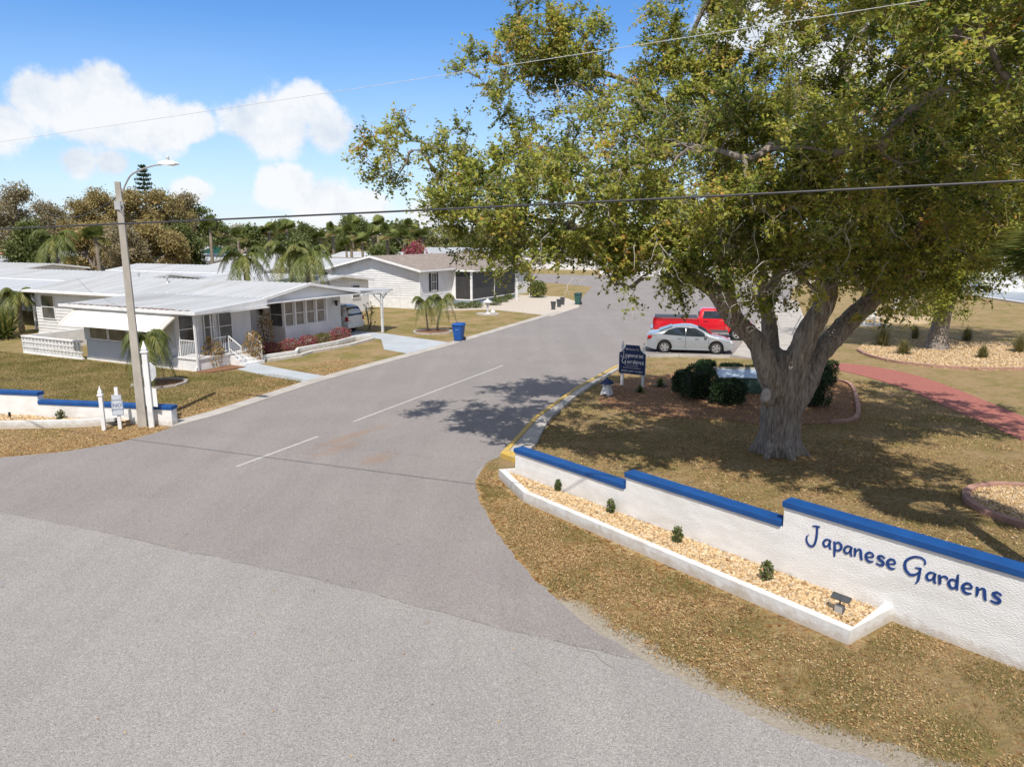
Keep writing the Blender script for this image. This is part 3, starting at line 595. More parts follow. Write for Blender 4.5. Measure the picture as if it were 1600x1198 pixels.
# ------------------------------------------------------------------ houses
def siding(mb, w, z0, z1, pitch=.2, dep=.03, s0=0.0, gable=None):
    """clapboards in the frame of mb (s, out, z); gable=(peak_s, peak_z, eave_z) clips the boards above eave_z"""
    def ex(z):
        if gable is None or z <= gable[2]: return s0, w
        t = min(1, (z - gable[2]) / (gable[1] - gable[2])); return s0 + (gable[0] - s0) * t, w + (gable[0] - w) * t
    z = z0
    while z < z1 - 1e-4:
        e = min(z + pitch, z1); a0, a1 = ex(z); b0, b1 = ex(e)
        mb.add([(a0, dep, z), (a1, dep, z), (b1, .001, e), (b0, .001, e), (a0, 0, z), (a1, 0, z)], [(0, 1, 2, 3), (0, 1, 5, 4)]); z = e
def window(parent, o, ux, s0, s1, z0, z1, glass='glass', frame='white', rails=1, fw=.05, out=.03, label=None, name='window'):
    T = frameT(o, ux); f = MB(T); y0, y1 = 0.001, out + .025
    f.box(s0 - fw, y0, z0 - fw, s1 + fw, y1, z0); f.box(s0 - fw, y0, z1, s1 + fw, y1, z1 + fw)
    f.box(s0 - fw, y0, z0, s0, y1, z1); f.box(s1, y0, z0, s1 + fw, y1, z1)
    for k in range(rails): zz = z0 + (z1 - z0) * (k + 1) / (rails + 1); f.box(s0, y0, zz - .02, s1, y1 - .005, zz + .02)
    w = f.build(name, M[frame], parent)
    if label: w['label'] = label
    g = MB(T); g.box(s0, .0, z0, s1, out, z1); g.build('pane', M[glass], w)
    return w
def gable_roof(mb, x0, x1, y0, y1, ze, zp, ym, th=.10, axis='x'):
    mb.slab([(x0, y0, ze), (x1, y0, ze), (x1, ym, zp), (x0, ym, zp)] if axis == 'x' else [(y0, x0, ze), (ym, x0, zp), (ym, x1, zp), (y0, x1, ze)], th)
    mb.slab([(x0, ym, zp), (x1, ym, zp), (x1, y1, ze), (x0, y1, ze)] if axis == 'x' else [(ym, x0, zp), (y1, x0, ze), (y1, x1, ze), (ym, x1, zp)], th)
def ribs(mb, x0, x1, ya, za, yb, zb, step=.42, h=.045):
    x = x0 + step
    while x < x1 - .05:
        mb.add([(x - .02, ya, za + .001), (x + .02, ya, za + .001), (x + .02, yb, zb + .001), (x - .02, yb, zb + .001), (x, ya, za + h), (x, yb, zb + h)], [(0, 4, 5, 3), (1, 2, 5, 4), (0, 1, 4)]); x += step
def house_near():
    h = thing('mobile_home', 'white mobile home with long awning, corner porch and glazed bay behind the lamp pole', 'mobile home', (OA.x, OA.y, 0), TH)
    w = MB()
    w.box(-20.25, 4.95, -.1, -3.0, 12.95, 2.68); w.box(-3.0, 4.95, -.1, -2.62, 13.2, 2.68)
    w.box(-7.9, .03, -.1, -1.72, 4.95, 1.02); w.box(-7.9, 1.2, 1.02, -1.72, 4.95, 2.62)
    w.box(-2.62, 7.18, -.1, -1.53, 10.8, 1.15)
    w.box(-2.62, 7.25, 1.15, -1.7, 10.7, 2.62)
    w.add([(-1.0 - .2, 4.5, 2.68), (-1.0 - .2, 12.9, 2.68), (-1.0 - .2, 8.7, 3.42), (-1.45, 4.5, 2.68), (-1.45, 12.9, 2.68), (-1.45, 8.7, 3.42)], [(0, 1, 2), (3, 4, 5), (0, 2, 5, 3), (1, 2, 5, 4)])
    w.build('wall', M['siding'], h)
    s = MB(frameT((-20.25, 4.95), (1, 0))); siding(s, 12.4, 0.0, 2.62); s.build('clapboard', M['siding'], h)
    s = MB(frameT((-7.9, .03), (1, 0))); siding(s, 6.25, .20, 1.0, pitch=.26); o = s.build('clapboard', M['siding_shade'], h); o['label'] = 'white boards under the awning, tinted blue-grey for its shade'
    s = MB(); s.box(-7.95, -.02, -.05, -1.3, .03, .20); s.box(-20.3, 4.90, -.05, -7.9, 4.949, .14); s.build('base_band', M['white'], h)
    for s0_, s1_ in ((3.66, 7.18), (10.8, 13.2)): s = MB(frameT((-2.62, 0), (0, 1))); siding(s, s1_, .2, 2.58, s0=s0_, pitch=.15, dep=.026); s.build('clapboard', M['siding'], h)
    s = MB(frameT((-1.53, 0), (0, 1))); siding(s, 10.8, .2, 1.15, s0=7.18, pitch=.15, dep=.03); s.build('clapboard', M['siding'], h)
    s = MB(frameT((-2.62, 7.18), (1, 0))); siding(s, 1.09, .2, 1.15, pitch=.15, dep=.03); s.build('clapboard', M['siding'], h)
    s = MB(frameT((-1.2, 0), (0, 1))); siding(s, 12.9, 2.68, 3.38, s0=4.5, pitch=.13, dep=.02, gable=(8.7, 3.42, 2.68)); s.build('gable_boards', M['siding'], h)
    # main roof
    r = MB(); gable_roof(r, -20.6, -1.0, 4.55, 13.05, 2.82, 3.52, 8.75, .11); ribs(r, -20.6, -1.05, 4.55, 2.82, 8.75, 3.52); r.build('roof', M['roofw'], h)
    f = MB(); f.box(-20.62, 4.46, 2.66, -9.2, 4.548, 2.83); f.build('fascia', M['white'], h); f = MB()
    f.ext([(4.42, 2.68), (8.75, 3.40), (13.1, 2.68), (13.1, 2.84), (8.75, 3.56), (4.42, 2.84)], -.998, -.90, 'x')
    f.box(-1.6, 4.5, 2.62, -.9, 13.05, 2.679); f.build('fascia', M['white'], h)
    for vx, vy in ((-16.5, 9.6), (-11.2, 7.6), (-6.4, 9.9)):
        z_ = 2.82 + .7 * (1 - abs(vy - 8.75) / 4.25); v_ = MB(); v_.lathe([(.12, z_ - .05), (.07, z_ + .06), (.05, z_ + .3)], 10, (vx, vy, 0)); v_.lathe([(.10, z_ + .301), (.10, z_ + .36), (.02, z_ + .40)], 10, (vx, vy, 0)); v_.build('roof_vent', M['alu'], h)
    g = MB(); g.box(-20.6, 4.33, 2.70, -9.3, 4.455, 2.80); g.build('gutter', M['white'], h)
    # porch roof
    r = MB(); r.slab([(-9.2, -.28, 2.76), (.42, -.28, 2.76), (-.02, 4.40, 3.0), (-9.2, 5.2, 3.02)], .09); ribs(r, -9.2, -.05, -.28, 2.76, 4.5, 3.0); r.build('porch_roof', M['roofw'], h)
    f = MB(); f.box(-9.25, -.36, 2.64, .5, -.282, 2.77); f.add([(.42, -.28, 2.64), (.5, -.36, 2.64), (.06, 4.42, 2.66), (-.02, 4.42, 2.66), (.42, -.28, 2.78), (.5, -.36, 2.78), (.06, 4.42, 3.02), (-.02, 4.42, 3.02)], [(0, 1, 2, 3), (4, 5, 6, 7), (1, 2, 6, 5), (0, 1, 5, 4), (0, 3, 7, 4)])
    f.build('porch_fascia', M['white'], h)
    s = MB(); s.box(-9.1, -.27, 2.58, .3, 4.3, 2.63); s.build('porch_soffit', M['siding'], h)
    d = MB()
    for k in range(46): x = -8.9 + k * .19; d.box(x, -.20 + .05 * random.random(), 2.775, x + .12, -.05 + .12 * random.random(), 2.79 + .02 * random.random())
    o = d.build('fallen_leaves', M['mulch'], h)
    # window band of the enclosed room
    for i in range(4):
        a = .38 + i * 1.45; window(h, (-7.9, .05), (1, 0), a, a + 1.30, 1.1, 2.42, glass='glass', rails=1)
    p = MB(); p.box(-7.95, -.02, 1.02, -7.56, .04, 2.6); p.box(-1.95, -.02, 1.02, -1.35, .04, 2.6); p.box(-7.95, .04, 2.44, -1.4, 1.2, 2.6); p.build('mullion_post', M['siding_shade'], h)
    # awning
    a = MB(); pr = [(-.08, 2.58), (-.35, 2.44), (-.75, 2.18), (-1.05, 1.93), (-1.12, 1.86), (-1.06, 1.84), (-.68, 2.12), (-.08, 2.50)]
    a.ext(pr, -8.25, -.95, 'x'); aw = a.build('awning', M['awn'], h)
    for x in (-8.28, -8.05, -.93, -1.15): t = MB(); t.ext([(y, z + .012) for y, z in pr[:5]] + [(y, z + .002) for y, z in pr[:5]][::-1], x, x + .05, 'x'); t.build('stripe', M['tan'], aw)
    # deck, posts, rails, steps
    d = MB(); d.box(-1.7, .03, -.1, -.02, 3.72, .54); d.box(-1.35, -.02, .54, .03, 3.8, .62); d.build('deck', M['white'], h)
    for x, y in ((-1.25, .04), (-.06, .04), (-.06, .95)):
        p = MB()
        for dx, dy in ((0, 0), (.13, 0)) if y < .5 and x < -.5 else ((0, 0), (0, .16)):
            p.box(x + dx - .02, y + dy - .02, .62, x + dx + .02, y + dy + .02, 2.6)
        z = .7
        while z < 2.5:
            if y < .5 and x < -.5: p.tube([(x, y, z), (x + .13, y, z + .12), (x, y, z + .24)], .011, 4)
            else: p.tube([(x, y, z), (x, y + .16, z + .12), (x, y, z + .24)], .011, 4)
            z += .24
        p.build('lattice_post', M['white'], h)
    p = MB(); p.box(-.02, -.06, 0, .06, .02, 2.62); p.tube([(.02, -.05, .25), (.02, -.2, .08)], .035, 6); p.build('downpipe', M['white'], h)
    rl = MB()
    for (y0, y1) in ((1.0, 1.75),): 
        rl.box(-.03, y0, 1.40, .0, y1, 1.44); rl.box(-.03, y0, .72, 0, y1, .75)
        y = y0
        while y < y1: rl.box(-.025, y, .72, -.005, y + .02, 1.40); y += .11
    rl.build('railing', M['white'], h); rl = MB(); rl.box(-1.2, .02, 1.38, -.1, .05, 1.42)
    x = -1.1
    while x < -.15: rl.box(x, .025, .62, x + .02, .045, 1.38); x += .11
    rl.build('railing', M['white'], h)
    st = MB()
    for k in range(3): st.box(.03 + k * .30, 1.85, -.05, .33 + k * .30, 3.15, .47 - k * .155)
    st.build('steps', M['white'], h, bevel=.01)
    for y in (1.85, 3.12):
        q = MB(); q.box(.0, y - .02, .6, .04, y + .02, 1.45); q.box(.78, y - .02, .0, .82, y + .02, .98); q.tube([(.02, y, 1.44), (.80, y, .98)], .025, 6); q.tube([(.02, y, .82), (.80, y, .36)], .018, 6)
        for k in range(1, 6): t = k / 6; q.tube([(.02 + .78 * t, y, 1.44 - .46 * t), (.02 + .78 * t, y, .82 - .46 * t)], .011, 4)
        q.build('handrail', M['white'], h)
    # glazed door panels
    window(h, (-1.69, 0), (0, 1), 1.95, 2.55, .95, 2.5, rails=1, name='screen_door'); window(h, (-1.69, 0), (0, 1), 2.85, 3.6, .85, 2.52, rails=1)
    s = MB(); s.box(-1.72, .05, .62, -1.69, 1.85, 2.58); s.build('porch_wall', M['siding'], h)
    window(h, (-1.69, 0), (0, 1), .5, 1.4, 1.1, 2.45, rails=1)
    # bay windows: side + four narrow in front
    window(h, (-2.62, 7.2), (1, 0), .12, .95, 1.22, 2.5, rails=1, label='bay side window facing the porch')
    for i in range(4):
        a = 7.30 + i * .86; window(h, (-1.69, 0), (0, 1), a, a + .66, 1.22, 2.5, glass='glass_tan', rails=1)
    p = MB()
    for y in (7.18, 8.02, 8.88, 9.74, 10.62): p.box(-1.69, y, 1.15, -1.53, y + .1, 2.62)
    p.box(-1.72, 7.16, 1.12, -1.49, 10.85, 1.18); p.build('bay_trim', M['white'], h)
    window(h, (-2.6, 0), (0, 1), 11.2, 11.7, 1.2, 2.4)
    window(h, (-20.25, 4.93), (1, 0), .68, 1.93, 1.06, 2.48, rails=1, label='tall window at the far end of the long side')
    for y in (6.4, 12.6):
        l = MB(); l.tube([(-2.6, y, 2.15), (-2.45, y, 2.2), (-2.42, y, 2.1)], .02, 6); l.lathe([(.02, .0), (.16, -.07), (.10, -.10), (.07, -.30), (.02, -.36)], 8, (-2.42, y, 2.22)); l.build('wall_lantern', M['black'], h, smooth=False)
    # carport
    c = MB(); c.slab([(-12, 13.06, 2.86), (-.9, 13.06, 2.86), (-.9, 16.45, 2.72), (-12, 16.45, 2.72)], .10); c.build('carport_roof', M['roofw'], h)
    c = MB(); c.box(-.95, 13.1, 2.52, -.80, 16.0, 2.66); c.box(-12, 15.1, 2.45, -.7, 15.25, 2.60)
    c.tube([(-.88, 14.3, 2.52), (-.88, 15.0, 2.0)], .05, 6); c.tube([(-.88, 15.75, 2.52), (-.88, 15.2, 2.15)], .05, 6); c.build('carport_beam', M['pole_white'], h)
    for x in (-.88, -6.0, -11.5):
        c = MB(); c.box(x - .06, 15.1, -.1, x + .06, 15.24, 2.5); c.build('post', M['pole_white'], h)
    # open-block patio wall
    def block_wall(a, b_, y, hh):
        m = MB(); m.box(a, y - .08, hh - .07, b_, y + .1, hh); m.box(a, y - .06, -.1, b_, y + .08, .06)
        n = round((b_ - a) / .30); wv = (b_ - a) / n; rows = 3; hv = (hh - .13) / rows
        for i in range(n):
            for j in range(rows):
                x0 = a + i * wv; z0 = .06 + j * hv; m.box(x0, y - .05, z0, x0 + .035, y + .07, z0 + hv); m.box(x0, y - .05, z0, x0 + wv, y + .07, z0 + .03)
                cx = x0 + wv / 2; cz = z0 + hv / 2; m.tube([(x0 + .04, y, z0 + .03), (cx, y, cz)], .02, 4); m.tube([(x0 + wv, y, z0 + hv), (cx, y, cz)], .018, 4); m.tube([(x0 + wv, y, z0 + .03), (cx, y, cz)], .018, 4); m.tube([(x0 + .04, y, z0 + hv), (cx, y, cz)], .018, 4)
        return m
    pw = thing('patio_wall', 'white pierced-block patio wall at the left end of the awning home', 'patio wall', (OA.x, OA.y, 0), TH)
    block_wall(-12.95, -7.98, -.2, .95).build('block_screen', M['white'], pw)
    block_wall(-10.2, -8.6, 2.6, 1.2).build('block_screen', M['white'], pw)
    m = MB(); m.box(-12.98, -.12, -.1, -12.82, 4.9, .93); m.build('end_wall', M['white'], pw)
M['pole_white'] = mat('post_white', (.70, .71, .72), .5)
house_near()
def house_second():
    h = thing('mobile_home', 'white mobile home with brown shingle roof, dark shutters and screened corner porch', 'mobile home', (OA.x, OA.y, 0), TH)
    x0, x1, y0, y1 = -17.0, -7.46, 29.44, 52; ze, zp, xm = 3.3, 4.35, -12.23
    w = MB(); w.box(x0, y0, -.1, x1, y1, ze); w.ext([(x0, ze), (x1, ze), (xm, zp)], y0 + .01, y0 + .1, 'y'); w.build('wall', M['siding'], h)
    s = MB(frameT((x0, y0), (1, 0))); siding(s, x1 - x0, .92, zp - .05, pitch=.2, dep=.03, gable=(xm - x0, zp, ze)); s.build('clapboard', M['siding'], h)
    s = MB(frameT((x1, 0), (0, 1))); siding(s, y1, .92, ze - .02, pitch=.2, dep=.03, s0=y0); s.build('clapboard', M['siding'], h)
    s = MB(); s.box(x0 - .02, y0 - .03, -.1, x1 + .03, y0, .92); s.box(x1, y0, -.1, x1 + .03, y1, .90); s.build('skirting', M['white'], h)
    s = MB(); s.box(x1 - .06, y0 - .06, .0, x1 + .05, y0 + .05, ze); s.box(x0 - .05, y0 - .06, 0, x0 + .06, y0, ze); s.box(x0, y0 - .045, .90, x1, y0, .95); s.build('corner_board', M['white'], h)
    r = MB(); gable_roof(r, y0 - .55, y1 + .3, x0 - .45, x1 + .45, ze + .02, zp + .14, xm, .1, 'y'); r.build('roof', M['shingle'], h)
    f = MB(); f.ext([(x0 - .5, ze - .16), (xm, zp - .03), (x1 + .5, ze - .16), (x1 + .5, ze + .02), (xm, zp + .15), (x0 - .5, ze + .02)], y0 - .62, y0 - .552, 'y'); f.build('fascia', M['white'], h); f = MB()
    f.box(x1 + .452, y0 - .55, ze - .13, x1 + .52, y1, ze + .01); f.build('fascia', M['white'], h)
    wd = window(h, (x1 + .02, 0), (0, 1), 31.2, 31.95, 1.5, 2.95, rails=1, label='window with dark shutters on the street side')
    for a in (30.86, 32.02): s = MB(frameT((x1 + .02, 0), (0, 1))); s.box(a, .0, 1.42, a + .28, .04, 3.0); s.build('shutter', M['shutter'], wd)
    window(h, (x1 + .02, 0), (0, 1), 46, 47, 1.5, 2.9)
    # screened porch
    px = -5.35; pa, pb = 34.7, 43.8
    p = MB(); p.box(x1, pa, -.1, px - .03, pb, .42); p.build('porch_base', M['skirt'], h)
    sc = MB(); sc.box(px - .05, pa + .1, .5, px - .03, pb - .1, 3.0); sc.box(x1, pa + .05, .5, px - .1, pa + .07, 3.0); sc.build('screen', M['screen'], h)
    f = MB()
    for y in (pa, pb - .16): f.box(px - .16, y, .0, px, y + .16, 3.1)
    f.box(x1 - .7, pa, .4, x1 - .45, pa + .14, 3.1); f.box(x1 + .03, pa - .02, .4, x1 + .4, pa + .04, 3.1)
    f.box(px - .1, pa, .42, px + .02, pb, .5); f.box(x1, pa - .02, .42, px, pa + .08, .5); f.box(px - .08, 39.1, .5, px + .0, 39.16, 3.0)
    f.build('porch_frame', M['white'], h)
    f = MB(); f.box(x1, pa - .25, 3.02, px + .3, pa - .16, 3.18); f.box(px + .3, pa - .25, 3.02, px + .38, pb + .2, 3.18); f.box(x1, pa, 3.0, px, pb, 3.03); f.build('porch_fascia', M['white'], h)
    r = MB(); r.add([(x1 - .2, pa - .25, 3.2), (px + .36, pa - .25, 3.2), (px + .36, pb + .2, 3.2), (x1 - .2, pb + .2, 3.2), (x1 - 2.6, 39.2, 4.05), (x1 - 2.4, pa + 2.6, 3.95), (x1 - 2.4, pb - 2, 3.95)], [(0, 1, 5), (1, 2, 6, 5), (2, 3, 6)]); r.build('porch_roof', M['shingle'], h)
    c = MB()
    for (y, z) in ((41.2, .45),):
        c.box(px - .9, y, z + .4, px - .4, y + .5, z + .46)
        for dx in (0, .45):
            for dy in (0, .45): c.box(px - .9 + dx, y + dy, z, px - .86 + dx, y + dy + .04, z + (.95 if dx == 0 else .42))
    c.build('porch_chair', M['alu'], h)
house_second()
M['wall_gray'] = mat('pale_gray_siding', (.52, .55, .58), .6, (.46, .49, .52), scale=2)
M['wall_cream'] = mat('cream_siding', (.62, .58, .48), .6)
M['wall_teal'] = mat('teal_trim', (.10, .42, .40), .6)
M['roof_gray'] = mat('gray_shingle', (.36, .38, .40), .85, (.28, .30, .32), scale=3, bump=.4)
M['roof_brown'] = mat('far_brown_shingle', (.30, .24, .19), .9, (.22, .17, .13), scale=3)
M['roof_terra'] = mat('terracotta_roof', (.42, .22, .13), .9, (.32, .16, .09), scale=3)
def home(label, x0, x1, y0, y1, ze=2.7, rise=.55, wall='siding', roof='roofw', axis='x', carport=None, wins=3):
    cx, cy = LW((x0 + x1) / 2, (y0 + y1) / 2); h = thing('mobile_home', label, 'mobile home', (cx, cy, 0), TH)
    a, b = (x1 - x0) / 2, (y1 - y0) / 2
    w = MB(); w.box(-a + .3, -b + .3, -.1, a - .3, b - .3, ze - .05)
    if axis == 'x': w.ext([(-b + .3, ze - .08), (b - .3, ze - .08), (0, ze + rise - .08)], a - .35, a - .3, 'x'); w.ext([(-b + .3, ze - .08), (b - .3, ze - .08), (0, ze + rise - .08)], -a + .3, -a + .35, 'x')
    else: w.ext([(-a + .3, ze - .08), (a - .3, ze - .08), (0, ze + rise - .08)], -b + .3, -b + .35, 'y')
    w.build('wall', M[wall], h)
    r = MB()
    if axis == 'x': gable_roof(r, -a, a, -b, b, ze, ze + rise, 0, .1); 
    else: gable_roof(r, -b, b, -a, a, ze, ze + rise, 0, .1, 'y')
    if roof == 'roofw' and axis == 'x': ribs(r, -a, a, -b, ze, 0, ze + rise, .6)
    r.build('roof', M[roof], h)
    f = MB()
    if axis == 'x': f.ext([(-b - .05, ze - .16), (0, ze + rise - .13), (b + .05, ze - .16), (b + .05, ze + .03), (0, ze + rise + .04), (-b - .05, ze + .03)], a + .002, a + .08, 'x'); f.box(-a, -b - .06, ze - .16, a, -b - .002, ze + .01)
    else: f.ext([(-a - .05, ze - .16), (0, ze + rise - .13), (a + .05, ze - .16), (a + .05, ze + .03), (0, ze + rise + .04), (-a - .05, ze + .03)], -b - .08, -b - .002, 'y')
    f.build('fascia', M['white'], h)
    for k in range(wins):
        s = -a + (k + .7) * (2 * a) / wins * .95; window(h, (0, -b + .29), (1, 0), s, s + 1.0, 1.2, 2.2)
    for k in range(2):
        s = -b * .5 + k * b; window(h, (a - .29, 0), (0, 1), s - .45, s + .45, 1.2, 2.2)
    if carport:
        d, lx0, lx1 = carport; c = MB(); c.slab([(lx0, -b - d, ze - .22), (lx1, -b - d, ze - .22), (lx1, -b - .07, ze - .05), (lx0, -b - .07, ze - .05)], .1); c.box(lx0, -b - d - .06, ze - .38, lx1, -b - d - .002, ze - .2); c.build('carport_roof', M[roof], h)
        for k in range(4): x = lx0 + .3 + (lx1 - lx0 - .6) * k / 3; c = MB(); c.box(x - .05, -b - d + .1, -.1, x + .05, -b - d + .2, ze - .3); c.build('post', M['pole_white'], h)
    return h
home('long white mobile home with flat carport roof just behind the near home, far left', -46, -23, 13.2, 21.2, carport=(7.2, -11, 12.2))
home('small white mobile home with metal roof directly behind the near home and its palms', -22.5, -10.5, 19, 27, ze=2.65, rise=.45, carport=(2.4, -6, 5))
home('white-roofed mobile home second row back, left of the pair of tall palms', -46, -25, 27.5, 35, carport=(2.5, -10, 8))
home('white-roofed mobile home third row back, seen between the lamp pole and the palms', -47, -26, 41.5, 49)
home('white-roofed mobile home left of the brown shingle home', -44, -21, 55, 63)
home('pale grey gabled home at the left edge with a small gabled porch', -84, -66, 36, 46, ze=2.8, rise=1.5, wall='wall_gray', roof='roof_gray')
home('white flat-roofed home behind the left row of white roofs', -76, -54, 22.5, 31)
home('white-walled home with low white roof in front of the cabbage palm, left', -80, -57, 50, 58)
home('white mobile home beyond the third row, behind the lamp pole', -76, -53, 62, 70, rise=.7)
home('teal-trimmed home half hidden below the brown trees', -112, -98, 60, 70, ze=3.2, rise=1.4, wall='wall_teal', roof='roofw')
home('blue-grey roofed home under the brown trees right of the lamp pole', -108, -92, 78, 88, ze=3.2, rise=1.5, wall='wall_teal', roof='roof_gray')
home('brown shingle home below the trees left of the tall palms', -92, -74, 86, 96, ze=2.9, rise=1.3, wall='wall_cream', roof='roof_brown')
home('terracotta roofed home at the far left under the big trees', -118, -92, 46, 56, ze=3.2, rise=1.6, wall='wall_cream', roof='roof_terra')
home('white mobile home far back between the palms and the brown roof', -64, -44, 84, 92, rise=.8)
home('grey roofed home behind the brown shingle roof, at its left end', -58, -42, 104, 112, ze=2.9, rise=1.2, wall='wall_teal', roof='roof_gray')
home('pale grey roofed home far behind the row of cabbage palms', -36, -20, 108, 117, ze=2.9, rise=1.2, wall='siding', roof='roof_gray')
home('white home across the far street behind the oak, with a grey roof', -14, 4, 92, 100, ze=2.9, rise=1.1, roof='roof_gray')
home('cream home across the far street to the right, mostly behind the oak', 12, 30, 84, 92, ze=2.9, rise=1.2, wall='wall_cream', roof='roof_brown')
home('white home across the far street, rightmost behind the oak', 38, 58, 76, 84, ze=2.9, rise=1.0, roof='roofw')
# ------------------------------------------------------------------ vehicles
def tyre(parent, x, y, r, wd, side):
    t = MB(Matrix.Translation((x, y, r)) @ Matrix.Rotation(R(90), 4, 'X'))
    t.lathe([(r * .62, -wd / 2), (r * .93, -wd / 2), (r, -wd * .32), (r, wd * .32), (r * .93, wd / 2), (r * .62, wd / 2)], 28); w = t.build('wheel', M['tyre'], parent, smooth=False)
    m = MB(Matrix.Translation((x, y + side * wd / 2 * 1.02, r)) @ Matrix.Rotation(R(90), 4, 'X'))
    for z_ in (-.014, .014):
        vs = [(math.cos(2 * math.pi * k / 28) * q_, math.sin(2 * math.pi * k / 28) * q_, z_ * (1 if q_ > r * .6 else .4)) for q_ in (r * .58, r * .67) for k in range(28)]
        m.add(vs, [(k, (k + 1) % 28, 28 + (k + 1) % 28, 28 + k) for k in range(28)])
    for k in range(5):
        a = 2 * math.pi * k / 5; c, s = math.cos(a), math.sin(a); c2, s2 = -s, c
        q = [(c * r * .1 + c2 * .045, s * r * .1 + s2 * .045), (c * r * .62 + c2 * .06, s * r * .62 + s2 * .06), (c * r * .62 - c2 * .06, s * r * .62 - s2 * .06), (c * r * .1 - c2 * .045, s * r * .1 - s2 * .045)]
        m.add([(p[0], p[1], z) for z in (-.018, .018) for p in q], [(0, 1, 2, 3), (7, 6, 5, 4), (0, 1, 5, 4), (2, 3, 7, 6)])
    m.lathe([(.0, -.02), (r * .16, -.02), (r * .16, .02), (.0, .02)], 12)
    m.build('rim', M['alloy'], w)
M['tyre'] = mat('tyre', (.02, .02, .02), .85); M['alloy'] = mat('alloy', (.55, .55, .56), .3, metal=.6); M['silver'] = carpaint('silver_paint', (.36, .385, .41), .35)
M['redp'] = carpaint('red_paint', (.60, .008, .02)); M['whitep'] = carpaint('white_car_paint', (.70, .71, .72)); M['lampr'] = mat('tail_lamp', (.35, .01, .015), .2, coat=.5); M['lampw'] = mat('head_lamp', (.72, .73, .74), .12, coat=.8)
M['plast'] = mat('grey_plastic', (.10, .10, .11), .6); M['chrome'] = mat('chrome', (.6, .6, .61), .15, metal=.9); M['glass_car'] = mat('car_glass', (.03, .04, .05), .04, (.02, .025, .03), scale=1, spec=.9); M['cover'] = mat('bed_cover', (.05, .055, .065), .6)
def interp(pts, x):
    if x <= pts[0][0]: return pts[0][1]
    for a, b in zip(pts[:-1], pts[1:]):
        if x <= b[0]: t = (x - a[0]) / (b[0] - a[0]); t = t * t * (3 - 2 * t) if False else t; return a[1] + (b[1] - a[1]) * t
    return pts[-1][1]
def vehicle(name, label, cat, loc, rz, paint, L_, Wd, belt, top, wheels, wr, zb=.22, side_glass=(), cab=None, lower=None):
    v = thing(name, label, cat, loc, rz); b = MB(); n = int(L_ / .05) + 1; ring = None; xs = [-L_ / 2 + L_ * i / (n - 1) for i in range(n)]
    for x in xs: pass
    V = []; hw = Wd / 2
    for x in xs:
        e = min(abs(x + L_ / 2), abs(x - L_ / 2)); taper = 1 - .16 * max(0, 1 - e / .55) ** 2
        w = hw * taper; zbt = interp(belt, x); zt = max(interp(top, x), zbt + .015); z0 = zb + .10 * max(0, 1 - e / .4)
        for xw in wheels:
            d = abs(x - xw)
            if d < wr + .07: z0 = max(z0, wr + math.sqrt((wr + .07) ** 2 - d * d))
        k = min(1, (zt - zbt) / .45); wt = w * (1 - .20 * k); zm = max(z0 + .03, zbt - .22)
        V.append([(x, w * .97, z0), (x, w * 1.0, max(z0 + .02, (z0 + zm) / 2)), (x, w, zm), (x, w * .965, zbt), (x, wt + .0, zt - .07 * k - .01), (x, wt * .82, zt - .005), (x, wt * .4, zt + .012), (x, 0, zt + .016)])
    vs = []; m = 16 - 1
    for r_ in V: vs += r_ + [(p[0], -p[1], p[2]) for p in r_[-2::-1]]
    fs = [(i * m + k, i * m + k + 1, (i + 1) * m + k + 1, (i + 1) * m + k) for i in range(n - 1) for k in range(m - 1)]
    fs += [tuple(range(m)), tuple((n - 1) * m + k for k in range(m - 1, -1, -1))]
    b.add(vs, fs); body = b.build('body', paint, v, smooth=True)
    for p in body.data.polygons: p.use_smooth = len(p.vertices) == 4
    # windows follow the body side
    def side_pt(x, z, s):
        zbt = interp(belt, x); zt = max(interp(top, x), zbt + .015); e = min(abs(x + L_ / 2), abs(x - L_ / 2)); w = hw * (1 - .16 * max(0, 1 - e / .55) ** 2)
        k = min(1, (zt - zbt) / .45); wt = w * (1 - .20 * k); t = (z - zbt) / max(.05, (zt - .07 * k - .01 - zbt)); return (x, s * (w * .965 + (wt - w * .965) * t + .012), z)
    for poly in side_glass:
        for s in (-1, 1):
            g = MB(); g.add([side_pt(x, z, s) for x, z in poly], [tuple(range(len(poly)))]); g.build('side_window', M['glass_car'], v)
    for xw in wheels:
        for s in (-1, 1): tyre(v, xw, s * (hw - .13), wr, .2, s)
    u = MB(); u.box(-L_ / 2 + .5, -hw + .22, zb - .03, L_ / 2 - .5, hw - .22, zb + .35); u.build('underbody', M['black'], v)
    return v, side_pt
